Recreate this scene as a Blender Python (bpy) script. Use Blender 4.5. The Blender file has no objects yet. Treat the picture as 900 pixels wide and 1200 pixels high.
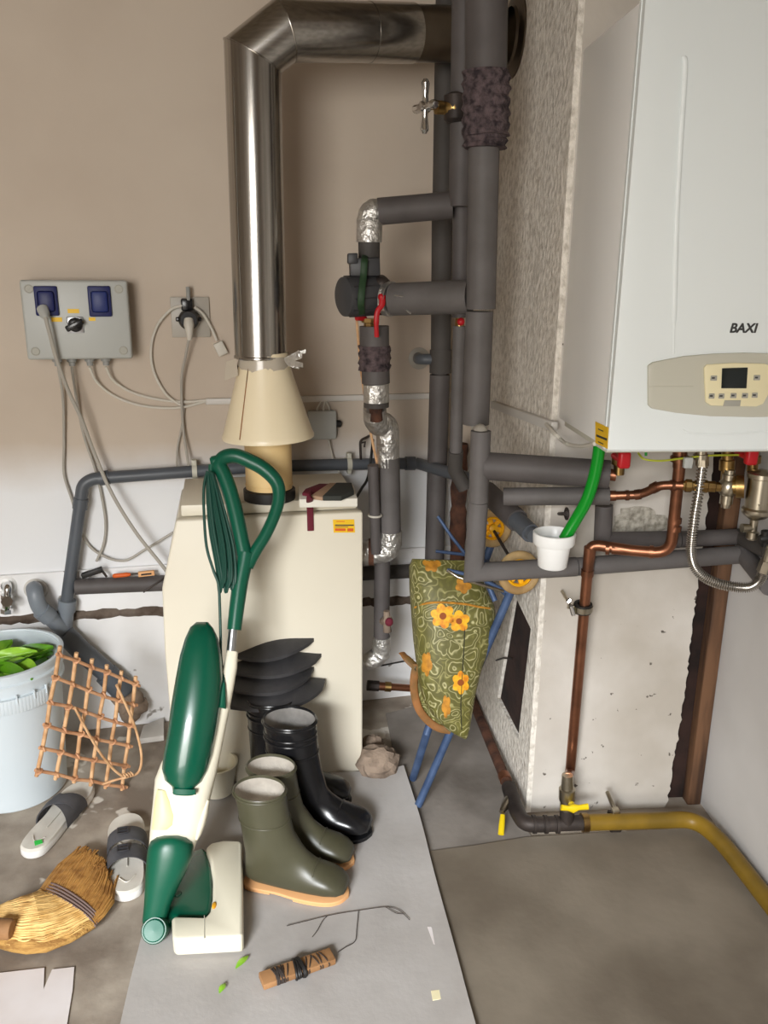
import bpy, bmesh, math, random
from mathutils import Vector, Matrix
random.seed(7)
V = Vector
SC = bpy.context.scene
COL = SC.collection
PI = math.pi

# ------------------------------------------------------------------ camera
H = 1.38
F = 971.1946
CX, CY = 450.0, 600.0
AX = V((0.99764697, -0.0110146, 0.06766976))       # world axes in the camera frame (x right, y down, z forward)
AY = V((-0.06805154, -0.27910994, 0.95784478))
AZ = V((0.00833703, -0.96019598, -0.27920275))
cam_d = bpy.data.cameras.new('camera')
cam = bpy.data.objects.new('camera', cam_d)
COL.objects.link(cam)
cam_d.sensor_fit = 'VERTICAL'
cam_d.sensor_height = 36.0
cam_d.lens = F / 1200.0 * 36.0
cam_d.clip_start = 0.05
R = Matrix(((AX.x, -AX.y, -AX.z), (AY.x, -AY.y, -AY.z), (AZ.x, -AZ.y, -AZ.z))).to_4x4()
cam.matrix_world = Matrix.Translation((0, 0, H)) @ R
SC.camera = cam

def ray(px, py):
    c = V((px - CX, py - CY, F))
    return V((AX.dot(c), AY.dot(c), AZ.dot(c)))

def P(px, py, X=None, Y=None, Z=None):
    r = ray(px, py)
    t = (Z - H) / r.z if Z is not None else (Y / r.y if Y is not None else X / r.x)
    return V((0, 0, H)) + r * t

def PL(px, py, p0, n):
    r = ray(px, py)
    o = V((0, 0, H))
    return o + r * ((p0 - o).dot(n) / r.dot(n))

# back wall runs a little askew: y = 2.476 + 0.16 x
WK = 0.16
W0 = V((0, 2.476, 0))
WU = V((1, WK, 0)).normalized()
WN = V((WK, -1, 0)).normalized()
def W(u, z, d=0.0):
    return W0 + WU * u + V((0, 0, z)) + WN * d
def PW(px, py, d=0.0):
    return PL(px, py, W0 + WN * d, WN)
def WUZ(px, py, d=0.0):
    p = PW(px, py, d) - W0
    return p.dot(WU), p.z

# ------------------------------------------------------------------ materials
MATS = {}
def mat(name, col, rough=0.6, metal=0.0, col2=None, scale=8.0, lo=0.4, hi=0.65, bump=0.0, bscale=None, detail=4.0,
        stretch=None, coat=0.0, trans=0.0, sss=0.0, ior=1.45, bdist=0.004, speck=None):
    if name in MATS:
        return MATS[name]
    m = bpy.data.materials.new(name)
    m.use_nodes = True
    nt = m.node_tree
    b = nt.nodes['Principled BSDF']
    b.inputs['Base Color'].default_value = (*col, 1)
    b.inputs['Roughness'].default_value = rough
    b.inputs['Metallic'].default_value = metal
    b.inputs['Coat Weight'].default_value = coat
    b.inputs['Transmission Weight'].default_value = trans
    b.inputs['IOR'].default_value = ior
    if sss:
        b.inputs['Subsurface Weight'].default_value = sss
        b.inputs['Subsurface Radius'].default_value = (0.02, 0.02, 0.02)
    L = nt.links.new
    co = None
    if col2 is not None or bump or speck:
        tc = nt.nodes.new('ShaderNodeTexCoord')
        mp = nt.nodes.new('ShaderNodeMapping')
        L(tc.outputs['Object'], mp.inputs['Vector'])
        if stretch:
            mp.inputs['Scale'].default_value = stretch
        co = mp.outputs['Vector']
    if col2 is not None:
        nz = nt.nodes.new('ShaderNodeTexNoise')
        nz.inputs['Scale'].default_value = scale
        nz.inputs['Detail'].default_value = detail
        L(co, nz.inputs['Vector'])
        rp = nt.nodes.new('ShaderNodeValToRGB')
        rp.color_ramp.elements[0].position = lo
        rp.color_ramp.elements[1].position = hi
        rp.color_ramp.elements[0].color = (*col, 1)
        rp.color_ramp.elements[1].color = (*col2, 1)
        L(nz.outputs['Fac'], rp.inputs['Fac'])
        last = rp.outputs['Color']
    else:
        last = None
    if speck:
        scol, sscale, thr = speck
        n2 = nt.nodes.new('ShaderNodeTexNoise')
        n2.inputs['Scale'].default_value = sscale
        n2.inputs['Detail'].default_value = 3
        L(co, n2.inputs['Vector'])
        r2 = nt.nodes.new('ShaderNodeValToRGB')
        r2.color_ramp.elements[0].position = thr
        r2.color_ramp.elements[1].position = thr + 0.03
        L(n2.outputs['Fac'], r2.inputs['Fac'])
        mx = nt.nodes.new('ShaderNodeMix')
        mx.data_type = 'RGBA'
        L(r2.outputs['Color'], mx.inputs[0])
        if last is not None:
            L(last, mx.inputs[6])
        else:
            mx.inputs[6].default_value = (*col, 1)
        mx.inputs[7].default_value = (*scol, 1)
        last = mx.outputs[2]
    if last is not None:
        L(last, b.inputs['Base Color'])
    if bump:
        n3 = nt.nodes.new('ShaderNodeTexNoise')
        n3.inputs['Scale'].default_value = bscale or scale
        n3.inputs['Detail'].default_value = 6
        L(co, n3.inputs['Vector'])
        bp = nt.nodes.new('ShaderNodeBump')
        bp.inputs['Strength'].default_value = bump
        bp.inputs['Distance'].default_value = bdist
        L(n3.outputs['Fac'], bp.inputs['Height'])
        L(bp.outputs['Normal'], b.inputs['Normal'])
    MATS[name] = m
    return m

def S(r, g, b):   # sRGB 0-255 to linear
    f = lambda c: (c / 255 / 12.92) if c <= 10 else ((c / 255 + 0.055) / 1.055) ** 2.4
    return (f(r), f(g), f(b))

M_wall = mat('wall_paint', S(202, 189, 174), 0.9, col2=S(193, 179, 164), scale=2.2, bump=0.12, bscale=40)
def painted_low_light(m, z0, z1, col):
    # brighter light low on the beige wall, painted in as white with uneven edge
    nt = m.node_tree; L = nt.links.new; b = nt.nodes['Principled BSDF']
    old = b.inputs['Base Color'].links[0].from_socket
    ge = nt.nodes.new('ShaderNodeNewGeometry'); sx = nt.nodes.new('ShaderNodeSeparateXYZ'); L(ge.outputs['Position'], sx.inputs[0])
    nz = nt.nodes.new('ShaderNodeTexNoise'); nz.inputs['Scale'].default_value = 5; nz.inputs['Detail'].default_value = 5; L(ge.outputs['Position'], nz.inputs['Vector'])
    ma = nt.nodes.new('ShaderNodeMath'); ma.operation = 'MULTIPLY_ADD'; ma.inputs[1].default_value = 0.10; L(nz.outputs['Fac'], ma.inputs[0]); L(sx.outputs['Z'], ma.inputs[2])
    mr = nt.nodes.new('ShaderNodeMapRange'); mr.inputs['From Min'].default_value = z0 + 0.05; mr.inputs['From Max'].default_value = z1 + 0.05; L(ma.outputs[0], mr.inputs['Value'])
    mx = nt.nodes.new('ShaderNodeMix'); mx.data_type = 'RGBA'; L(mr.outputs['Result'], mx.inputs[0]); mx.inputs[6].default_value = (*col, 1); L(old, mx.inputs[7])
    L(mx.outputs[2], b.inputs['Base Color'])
painted_low_light(M_wall, 0.76, 0.90, S(228, 229, 231))
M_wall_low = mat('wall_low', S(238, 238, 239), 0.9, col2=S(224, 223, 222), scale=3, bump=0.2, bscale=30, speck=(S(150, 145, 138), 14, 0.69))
M_wall_right = mat('wall_right_paint', S(214, 212, 210), 0.85, col2=S(198, 195, 192), scale=1.6, bump=0.1, bscale=25)
M_ceil = mat('ceiling_paint', S(150, 138, 122), 0.95, bump=0.1, bscale=20, col2=S(138, 126, 112), scale=2)
M_wall_dim = mat('wall_front_paint', S(190, 180, 168), 0.95, col2=S(178, 168, 156), scale=2)
M_chim = mat('chimney_white', S(204, 198, 190), 0.85, col2=S(180, 172, 161), scale=3.0, bump=0.35, bscale=26, bdist=0.006, speck=(S(92, 84, 76), 34, 0.705))
M_rough = mat('rough_plaster', S(236, 230, 220), 0.95, col2=S(192, 184, 172), scale=70, lo=0.40, hi=0.74, bump=0.7, bscale=80, bdist=0.009, stretch=(1, 1, 0.8), detail=6)
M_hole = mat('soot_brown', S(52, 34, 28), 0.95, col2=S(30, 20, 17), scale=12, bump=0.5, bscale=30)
M_floor = mat('concrete_floor', S(178, 167, 153), 0.8, col2=S(126, 114, 102), scale=7, lo=0.36, hi=0.66, bump=0.3, bscale=40, detail=8, speck=(S(216, 209, 198), 9, 0.64))
M_sheet = mat('sheet_grey', S(180, 176, 173), 0.75, col2=S(164, 159, 155), scale=4, bump=0.15, bscale=60, speck=(S(160, 150, 128), 6, 0.74))
M_sheet2 = mat('sheet_grey_right', S(134, 124, 110), 0.8, col2=S(106, 96, 83), scale=3, bump=0.12, bscale=60, speck=(S(92, 78, 62), 7, 0.76))
M_sheet3 = mat('sheet_dark', S(140, 133, 126), 0.85, col2=S(108, 101, 94), scale=5, bump=0.2, bscale=50)
M_steel = mat('stainless', S(176, 172, 166), 0.2, 1.0, col2=S(158, 154, 148), scale=4, stretch=(40, 40, 0.6))
M_steel_h = mat('stainless_flat', S(176, 172, 166), 0.24, 1.0, col2=S(158, 154, 148), scale=4, stretch=(0.6, 40, 40))
M_steel_old = mat('stainless_old', S(118, 108, 96), 0.32, 1.0, col2=S(98, 90, 80), scale=6)
M_cream = mat('cream_enamel', S(226, 219, 201), 0.42, col2=S(220, 212, 194), scale=1.5)
M_cream_old = mat('cream_cone', S(238, 224, 192), 0.36, col2=S(230, 214, 180), scale=5, coat=0.2)
M_cream_tube = mat('cream_collar', S(232, 202, 146), 0.5, col2=S(224, 190, 132), scale=6)
M_black = mat('black_band', S(28, 26, 25), 0.5)
M_foam = mat('pipe_foam', S(100, 96, 95), 0.62, col2=S(90, 86, 84), scale=12, bump=0.15, bscale=120)
M_foam_dark = mat('pipe_foam_dark', S(76, 72, 69), 0.7, col2=S(68, 64, 61), scale=10, bump=0.15, bscale=120)
M_foam_mid = mat('pipe_foam_mid', S(88, 83, 82), 0.6, col2=S(78, 73, 72), scale=10, bump=0.12, bscale=100)
M_pvc = mat('grey_pvc', S(86, 91, 98), 0.4, col2=S(80, 84, 90), scale=6)
M_pvc2 = mat('grey_pvc_light', S(122, 129, 137), 0.4, col2=S(112, 119, 127), scale=6)
M_foil = mat('foil', S(226, 224, 220), 0.3, 0.85, bump=0.8, bscale=55, bdist=0.012, col2=S(190, 188, 184), scale=18)
M_cloth_dk = mat('net_wrap', S(98, 84, 86), 0.95, col2=S(46, 38, 42), scale=60, bump=0.9, bscale=90, bdist=0.01)
M_white = mat('boiler_white', S(232, 238, 238), 0.3)
M_white_side = mat('boiler_side', S(234, 234, 232), 0.3)
M_panel = mat('panel_grey', S(196, 194, 180), 0.45)
M_panel_cream = mat('panel_cream', S(238, 228, 188), 0.45)
M_disp = mat('display', S(30, 36, 36), 0.12)
M_btn = mat('button_grey', S(168, 166, 156), 0.5)
M_ink = mat('ink_dark', S(62, 62, 62), 0.5)
M_yel = mat('sticker_yellow', S(236, 190, 30), 0.5)
M_red = mat('valve_red', S(178, 20, 30), 0.4)
M_cop = mat('copper', S(156, 104, 78), 0.36, 0.9, col2=S(112, 76, 58), scale=14, lo=0.35, hi=0.7)
M_brass = mat('brass', S(176, 146, 92), 0.34, 1.0, col2=S(128, 100, 62), scale=20)
M_nick = mat('nickel', S(190, 182, 164), 0.3, 1.0, col2=S(160, 152, 136), scale=14)
M_chrome = mat('chrome', S(220, 220, 220), 0.1, 1.0)
M_flex = mat('flex_steel', S(196, 192, 186), 0.25, 1.0)
M_iron = mat('black_iron', S(66, 58, 54), 0.55, 0.4, col2=S(46, 40, 38), scale=18, bump=0.3, bscale=60)
M_gasyel = mat('gas_yellow', S(138, 108, 30), 0.45, col2=S(112, 88, 26), scale=8)
M_yelh = mat('yellow_handle', S(226, 196, 20), 0.4)
M_rust = mat('rust', S(94, 60, 44), 0.9, col2=S(56, 36, 28), scale=24, bump=0.6, bscale=40, bdist=0.01)
M_wood = mat('brown_timber', S(112, 80, 56), 0.75, col2=S(66, 45, 32), scale=7, stretch=(5, 5, 0.5), bump=0.3, bscale=20)
M_chase = mat('raw_render', S(110, 98, 88), 0.95, col2=S(72, 58, 48), scale=18, bump=0.8, bscale=26, bdist=0.012)
M_box = mat('box_grey', S(176, 178, 174), 0.4)
M_box_d = mat('box_grey_body', S(148, 149, 146), 0.5)
M_blue = mat('socket_blue', S(18, 26, 84), 0.45)
M_blue2 = mat('socket_blue_light', S(30, 44, 104), 0.45)
M_cable = mat('cable_grey', S(168, 163, 154), 0.55)
M_cable_w = mat('cable_white', S(206, 201, 190), 0.5)
M_cable_k = mat('cable_black', S(26, 26, 26), 0.5)
M_plate = mat('socket_plate', S(172, 166, 156), 0.4)
M_trunk = mat('trunking_white', S(204, 200, 194), 0.5)
M_green = mat('vac_green', S(2, 78, 57), 0.26, coat=0.3)
M_green_m = mat('vac_green_matt', S(8, 84, 62), 0.36)
M_green_l = mat('vac_green_light', S(10, 98, 78), 0.4)
M_green_c = mat('vac_cord', S(18, 66, 54), 0.5)
M_vac = mat('vac_cream', S(226, 220, 200), 0.42)
M_vac2 = mat('vac_cream_panel', S(218, 211, 164), 0.45)
M_alu = mat('aluminium', S(190, 192, 196), 0.3, 1.0)
M_gold = mat('badge_gold', S(214, 196, 132), 0.35, 0.5)
M_olive = mat('boot_olive', S(76, 74, 57), 0.36, col2=S(68, 66, 50), scale=6)
M_tan = mat('boot_sole_tan', S(222, 168, 116), 0.6)
M_lining = mat('boot_lining', S(206, 198, 186), 0.95, col2=S(172, 164, 154), scale=14, bump=0.3, bscale=160)
M_lining_g = mat('boot_lining_grey', S(150, 146, 142), 0.95, col2=S(120, 117, 113), scale=14, bump=0.3, bscale=160)
M_bootk = mat('boot_black', S(22, 22, 24), 0.24)
M_insole = mat('felt_black', S(62, 61, 63), 0.6, col2=S(52, 51, 53), scale=20, bump=0.2, bscale=100)
M_bucket = mat('bucket_plastic', S(206, 216, 222), 0.4, sss=0.3)
M_leaf = mat('leaf_green', S(92, 150, 26), 0.4, col2=S(52, 104, 14), scale=12)
M_leaf2 = mat('leaf_light', S(150, 196, 60), 0.4, col2=S(90, 150, 30), scale=14)
M_cane = mat('cane', S(220, 178, 134), 0.6, col2=S(184, 138, 96), scale=30)
M_cane_d = mat('cane_tie', S(212, 162, 122), 0.65, col2=S(184, 132, 96), scale=30)
M_straw = mat('straw', S(196, 152, 84), 0.8, col2=S(150, 108, 54), scale=10, stretch=(2, 9, 9), bump=0.8, bscale=40, bdist=0.006)
M_straw2 = mat('straw_light', S(236, 198, 128), 0.7, col2=S(204, 158, 88), scale=40)
M_straw3 = mat('straw_brown', S(196, 146, 78), 0.7, col2=S(160, 112, 56), scale=40)
M_twine = mat('twine', S(124, 104, 98), 0.8)
M_slip = mat('slipper_sole', S(226, 222, 212), 0.7, col2=S(206, 200, 190), scale=14)
M_slipw = mat('slipper_edge', S(238, 236, 232), 0.6)
M_strap = mat('slipper_strap', S(84, 84, 88), 0.6, col2=S(70, 70, 74), scale=20, bump=0.2, bscale=80)
M_buckle = mat('buckle', S(48, 48, 52), 0.4)
M_card = mat('white_card', S(226, 220, 220), 0.7, col2=S(212, 202, 198), scale=5)
M_stick = mat('stick_wood', S(160, 118, 78), 0.75, col2=S(124, 88, 54), scale=12)
M_cord = mat('cord_dark', S(58, 50, 46), 0.8)
M_blue_t = mat('trolley_blue', S(72, 92, 126), 0.5, 0.2, col2=S(56, 74, 106), scale=20)
M_tyre = mat('trolley_tyre', S(186, 156, 108), 0.7, col2=S(150, 120, 78), scale=20)
M_hub = mat('trolley_hub', S(240, 176, 24), 0.4)
M_strapb = mat('leather_brown', S(150, 100, 56), 0.6, col2=S(104, 78, 40), scale=16)
M_hose = mat('hose_green', S(0, 138, 32), 0.28)
M_pot = mat('white_plastic', S(240, 240, 238), 0.3)
M_orange = mat('orange_plastic', S(214, 96, 34), 0.5)
M_stone = mat('rubble_stone', S(146, 128, 112), 0.95, col2=S(104, 90, 78), scale=14, bump=0.8, bscale=20, bdist=0.02)
M_pump = mat('pump_shell', S(66, 66, 68), 0.5, col2=S(58, 58, 60), scale=10)
M_pump2 = mat('pump_box', S(52, 52, 54), 0.45)
M_gstrap = mat('green_strap', S(34, 60, 34), 0.6)
M_maroon = mat('cloth_maroon', S(104, 30, 46), 0.85)
M_tancl = mat('cloth_tan', S(172, 142, 116), 0.9)
M_dkcl = mat('cloth_dark_green', S(54, 56, 52), 0.9)
M_foamw = mat('white_slab', S(226, 222, 210), 0.8)
M_tape = mat('clear_tape', S(186, 176, 160), 0.25, coat=0.3)
M_ygwire = mat('wire_yellow_green', S(170, 176, 50), 0.5)

def floral():
    m = bpy.data.materials.new('floral_cloth')
    m.use_nodes = True
    nt = m.node_tree
    L = nt.links.new
    b = nt.nodes['Principled BSDF']
    b.inputs['Roughness'].default_value = 0.55
    tc = nt.nodes.new('ShaderNodeTexCoord')
    nz = nt.nodes.new('ShaderNodeTexNoise'); nz.inputs['Scale'].default_value = 14; nz.inputs['Detail'].default_value = 2
    L(tc.outputs['Object'], nz.inputs['Vector'])
    add = nt.nodes.new('ShaderNodeVectorMath'); add.operation = 'SCALE'; add.inputs['Scale'].default_value = 0.11
    L(nz.outputs['Color'], add.inputs[0])
    ad2 = nt.nodes.new('ShaderNodeVectorMath'); ad2.operation = 'ADD'
    L(tc.outputs['Object'], ad2.inputs[0]); L(add.outputs[0], ad2.inputs[1])
    wv = nt.nodes.new('ShaderNodeTexVoronoi'); wv.inputs['Scale'].default_value = 20; wv.feature = 'F1'
    L(ad2.outputs[0], wv.inputs['Vector'])
    r1 = nt.nodes.new('ShaderNodeValToRGB')
    gcol, pcol = S(112, 108, 52), S(206, 200, 150)
    e = r1.color_ramp.elements
    e[0].position = 0.0; e[0].color = (*S(150, 146, 88), 1)
    e[1].position = 1.0; e[1].color = (*gcol, 1)
    for p_, c_ in ((0.10, S(140, 136, 80)), (0.14, gcol), (0.24, gcol), (0.27, pcol), (0.31, gcol), (0.42, gcol), (0.46, pcol), (0.50, gcol), (0.62, gcol), (0.66, S(176, 170, 112)), (0.70, gcol)):
        q_ = e.new(p_); q_.color = (*c_, 1)
    L(wv.outputs['Distance'], r1.inputs['Fac'])
    vr = nt.nodes.new('ShaderNodeTexVoronoi'); vr.inputs['Scale'].default_value = 60
    L(ad2.outputs[0], vr.inputs['Vector'])
    r3 = nt.nodes.new('ShaderNodeValToRGB')
    e = r3.color_ramp.elements
    e[0].position = 0.1; e[0].color = (1, 1, 1, 1)
    e[1].position = 0.6; e[1].color = (0.55, 0.55, 0.5, 1)
    L(vr.outputs['Distance'], r3.inputs['Fac'])
    mx = nt.nodes.new('ShaderNodeMix'); mx.data_type = 'RGBA'; mx.blend_type = 'MULTIPLY'; mx.inputs[0].default_value = 0.8
    L(r1.outputs['Color'], mx.inputs[6]); L(r3.outputs['Color'], mx.inputs[7])
    L(mx.outputs[2], b.inputs['Base Color'])
    return m
M_floral = floral()
M_flower = mat('flower_yellow', S(236, 178, 36), 0.6, col2=S(206, 122, 24), scale=60)
M_flower_c = mat('flower_heart', S(140, 70, 20), 0.7)
M_flower_o = mat('flower_ochre', S(196, 136, 44), 0.6, col2=S(150, 100, 30), scale=50)
M_bagdark = mat('bag_trim', S(48, 48, 26), 0.7)

# ------------------------------------------------------------------ mesh helpers
class MB:
    def __init__(self):
        self.bm = bmesh.new()
    def face(self, vs):
        try:
            return self.bm.faces.new(vs)
        except ValueError:
            return None
    def ring(self, pts):
        return [self.bm.verts.new(p) for p in pts]
    def bridge(self, a, b):
        n = len(a)
        for i in range(n):
            self.face((a[i], a[(i + 1) % n], b[(i + 1) % n], b[i]))
    def loft(self, rings, cap0=True, cap1=True, close=False):
        vr = [self.ring(r) for r in rings]
        for a, b in zip(vr, vr[1:]):
            self.bridge(a, b)
        if close:
            self.bridge(vr[-1], vr[0])
        else:
            if cap0: self.face(list(reversed(vr[0])))
            if cap1: self.face(vr[-1])
        return self
    def obox(self, c, ax, ay, az, hx, hy, hz, bev=0.0, seg=2):
        tmp = bmesh.new()
        vs = {}
        for i in (-1, 1):
            for j in (-1, 1):
                for k in (-1, 1):
                    vs[i, j, k] = tmp.verts.new(c + ax * hx * i + ay * hy * j + az * hz * k)
        q = [((-1,-1,-1),(-1,1,-1),(1,1,-1),(1,-1,-1)), ((-1,-1,1),(1,-1,1),(1,1,1),(-1,1,1)),
             ((-1,-1,-1),(1,-1,-1),(1,-1,1),(-1,-1,1)), ((-1,1,-1),(-1,1,1),(1,1,1),(1,1,-1)),
             ((-1,-1,-1),(-1,-1,1),(-1,1,1),(-1,1,-1)), ((1,-1,-1),(1,1,-1),(1,1,1),(1,-1,1))]
        for f in q:
            tmp.faces.new([vs[k] for k in f])
        if bev:
            bmesh.ops.bevel(tmp, geom=tmp.edges[:], offset=bev, segments=seg, affect='EDGES', profile=0.5)
        bmesh.ops.recalc_face_normals(tmp, faces=tmp.faces[:])
        self.merge(tmp)
        return self
    def box(self, lo, hi, bev=0.0, seg=2):
        lo, hi = V(lo), V(hi)
        h = (hi - lo) / 2
        return self.obox((lo + hi) / 2, V((1,0,0)), V((0,1,0)), V((0,0,1)), h.x, h.y, h.z, bev, seg)
    def wbox(self, u0, u1, z0, z1, d0, d1, bev=0.0, seg=2):
        return self.obox(W((u0+u1)/2, (z0+z1)/2, (d0+d1)/2), WU, V((0,0,1)), WN, abs(u1-u0)/2, abs(z1-z0)/2, abs(d1-d0)/2, bev, seg)
    def merge(self, tmp):
        me = bpy.data.meshes.new('tmp')
        tmp.to_mesh(me); tmp.free()
        self.bm.from_mesh(me)
        bpy.data.meshes.remove(me)
    def prism(self, pts, d, bev=0.0, seg=2, taper=None):
        """closed polygon of 3-D points pushed along the vector d"""
        tmp = bmesh.new()
        a = [tmp.verts.new(p) for p in pts]
        c = sum((V(p) for p in pts), V()) / len(pts)
        b = [tmp.verts.new((V(p) if taper is None else c + (V(p) - c) * taper) + d) for p in pts]
        n = len(a)
        tmp.faces.new(a); tmp.faces.new(list(reversed(b)))
        for i in range(n):
            tmp.faces.new((a[i], b[i], b[(i+1) % n], a[(i+1) % n]))
        bmesh.ops.recalc_face_normals(tmp, faces=tmp.faces[:])
        if bev:
            es = [e for e in tmp.edges if e.calc_face_angle(0) > 0.5]
            bmesh.ops.bevel(tmp, geom=es, offset=bev, segments=seg, affect='EDGES', profile=0.5)
        self.merge(tmp)
        return self
    def tube(self, pts, r, seg=14, cap=True, flat=1.0, up=None, close=False):
        """swept tube; r is a number or a list"""
        pts = [V(p) for p in pts]
        n = len(pts)
        rs = r if isinstance(r, (list, tuple)) else [r] * n
        tans = []
        for i in range(n):
            a = pts[i-1] if (i > 0 or close) else pts[i]
            b = pts[(i+1) % n] if (i < n-1 or close) else pts[i]
            t = (b - a)
            tans.append(t.normalized() if t.length > 1e-9 else V((0,0,1)))
        t0 = tans[0]
        ref = V(up) if up is not None else (V((0,0,1)) if abs(t0.z) < 0.9 else V((1,0,0)))
        nrm = (ref - t0 * ref.dot(t0)).normalized()
        rings = []
        for i in range(n):
            t = tans[i]
            if up is not None:
                nn = V(up) - t * V(up).dot(t)
                if nn.length > 1e-4: nrm = nn.normalized()
            else:
                nrm = (nrm - t * nrm.dot(t))
                nrm = nrm.normalized() if nrm.length > 1e-6 else t.orthogonal().normalized()
            bi = t.cross(nrm)
            # mitre stretch
            rings.append([pts[i] + bi * (math.cos(2*PI*k/seg) * rs[i]) + nrm * (math.sin(2*PI*k/seg) * rs[i] * flat) for k in range(seg)])
        self.loft(rings, cap, cap, close)
        return self
    def cyl(self, a, b, r, r2=None, seg=20):
        return self.tube([a, b], [r, r if r2 is None else r2], seg)
    def lathe(self, prof, o, axis=V((0,0,1)), seg=28, cap0=True, cap1=True, sx=1.0, ref=None):
        """profile of (radius, height along axis)"""
        o, axis = V(o), V(axis).normalized()
        n = V(ref) if ref is not None else axis.orthogonal()
        n = (n - axis * n.dot(axis)).normalized()
        b = axis.cross(n)
        rings = [[o + axis*h + n*(r*sx*math.cos(2*PI*k/seg)) + b*(r*math.sin(2*PI*k/seg)) for k in range(seg)] for r, h in prof]
        return self.loft(rings, cap0, cap1)
    def torus(self, c, axis, R_, r, seg=28, rs=8, squash=1.0):
        axis = V(axis).normalized(); n = axis.orthogonal().normalized(); b = axis.cross(n)
        pts = [V(c) + n*R_*math.cos(2*PI*k/seg) + b*R_*math.sin(2*PI*k/seg) for k in range(seg)]
        rings = []
        for k in range(seg):
            rd = (pts[k] - V(c)).normalized()
            rings.append([pts[k] + rd*r*math.cos(2*PI*j/rs) + axis*r*squash*math.sin(2*PI*j/rs) for j in range(rs)])
        return self.loft(rings, close=True)
    def ball(self, c, r, sc=(1,1,1), jit=0.0, sub=2):
        tmp = bmesh.new()
        bmesh.ops.create_icosphere(tmp, subdivisions=sub, radius=r)
        for v in tmp.verts:
            f = 1 + random.uniform(-jit, jit)
            v.co = V((v.co.x*sc[0]*f, v.co.y*sc[1]*f, v.co.z*sc[2]*f)) + V(c)
        self.merge(tmp)
        return self
    def half(self, stations, n, seg=18, expo=1.0, cap=True):
        """loft: stations of (left point, right point, thickness in front, thickness behind); n faces the viewer"""
        rings = []
        for a, b, fr, bk in stations:
            c = (a + b) / 2; hw = (b - a) / 2
            rg = []
            for k in range(seg):
                th = 2*PI*k/seg
                cs, sn = math.cos(th), math.sin(th)
                cs = math.copysign(abs(cs)**expo, cs); sn = math.copysign(abs(sn)**expo, sn)
                rg.append(c + hw*cs + n*(sn*(fr if sn > 0 else bk)))
            rings.append(rg)
        return self.loft(rings, cap, cap)

def spline(pts, n=8, close=False):
    pts = [V(p) for p in pts]
    out = []
    m = len(pts)
    for i in range(m if close else m - 1):
        p1, p2 = pts[i], pts[(i+1) % m]
        p0 = pts[i-1] if (i > 0 or close) else p1 + (p1 - p2)
        p3 = pts[(i+2) % m] if (i < m-2 or close) else p2 + (p2 - p1)
        for k in range(n):
            t = k / n
            out.append(0.5*((2*p1) + (p2-p0)*t + (2*p0-5*p1+4*p2-p3)*t*t + (3*p1-p0-3*p2+p3)*t**3))
    if not close: out.append(pts[-1])
    return out

def fillet(pts, rad, n=6):
    pts = [V(p) for p in pts]
    out = [pts[0]]
    for i in range(1, len(pts)-1):
        a, p, b = pts[i-1], pts[i], pts[i+1]
        d1, d2 = (a-p), (b-p)
        r = min(rad, d1.length*0.49, d2.length*0.49)
        s, e = p + d1.normalized()*r, p + d2.normalized()*r
        for k in range(n+1):
            t = k/n
            out.append(s*(1-t)**2 + p*2*t*(1-t) + e*t*t)
    out.append(pts[-1])
    return out

ROOT = {}
def obj(name, mb, m, parent=None, smooth=0.7, kind=None, label=None):
    bm = mb.bm
    bmesh.ops.recalc_face_normals(bm, faces=bm.faces[:])
    me = bpy.data.meshes.new(name)
    if parent is not None:
        off = ROOT[parent.name]
    else:
        xs = [v.co for v in bm.verts]
        lo = V((min(v.x for v in xs), min(v.y for v in xs), min(v.z for v in xs)))
        hi = V((max(v.x for v in xs), max(v.y for v in xs), max(v.z for v in xs)))
        off = V(((lo.x+hi.x)/2, (lo.y+hi.y)/2, lo.z))
    for v in bm.verts:
        v.co -= off
    bm.to_mesh(me); bm.free()
    if smooth:
        me.shade_smooth()
        me.set_sharp_from_angle(angle=smooth)
    me.materials.append(m)
    o = bpy.data.objects.new(name, me)
    COL.objects.link(o)
    if parent is not None:
        o.parent = parent
    else:
        o.location = off
    ROOT[o.name] = off
    if kind: o['kind'] = kind
    if label: o['label'] = label
    return o

def thing(name, label, cat, loc, group=None):
    o = bpy.data.objects.new(name, None)
    COL.objects.link(o)
    o.location = V(loc)
    o.empty_display_size = 0.05
    o['label'] = label; o['category'] = cat
    if group: o['group'] = group
    ROOT[o.name] = V(loc)
    return o

def tag(o, label, cat, group=None):
    o['label'] = label; o['category'] = cat
    if group: o['group'] = group
    return o

def struct(name, mb, m, parent=None, smooth=0.5):
    return obj(name, mb, m, parent, smooth, kind='structure')

Xv, Yv, Zv = V((1,0,0)), V((0,1,0)), V((0,0,1))
LIGHT_P = 185.0
SKY_P = 520.0
WORLD_P = 0.8
EXPO = 0.42
# ================================================================== SETTING
mb = MB(); mb.box((-2.2, -1.9, -0.08), (1.25, 3.0, 0.0)); struct('floor', mb, M_floor)
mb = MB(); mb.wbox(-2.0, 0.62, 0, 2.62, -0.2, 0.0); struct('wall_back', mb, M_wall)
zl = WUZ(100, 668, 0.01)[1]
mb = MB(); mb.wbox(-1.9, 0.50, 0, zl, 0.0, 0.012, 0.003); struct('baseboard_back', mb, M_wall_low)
mb = MB(); mb.box((1.0, -1.4, 0), (1.15, 2.75, 2.62)); struct('wall_right', mb, M_wall_right)
mb = MB(); mb.box((-1.85, -1.4, 0), (-1.7, 2.5, 2.62)); struct('wall_left', mb, M_wall_dim)
mb = MB(); mb.box((-1.85, -1.5, 2.5), (1.15, 2.8, 2.62)); struct('ceiling', mb, M_ceil)
DX0, DX1, DZ = -1.5, -0.3, 2.1
mb = MB()
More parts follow.
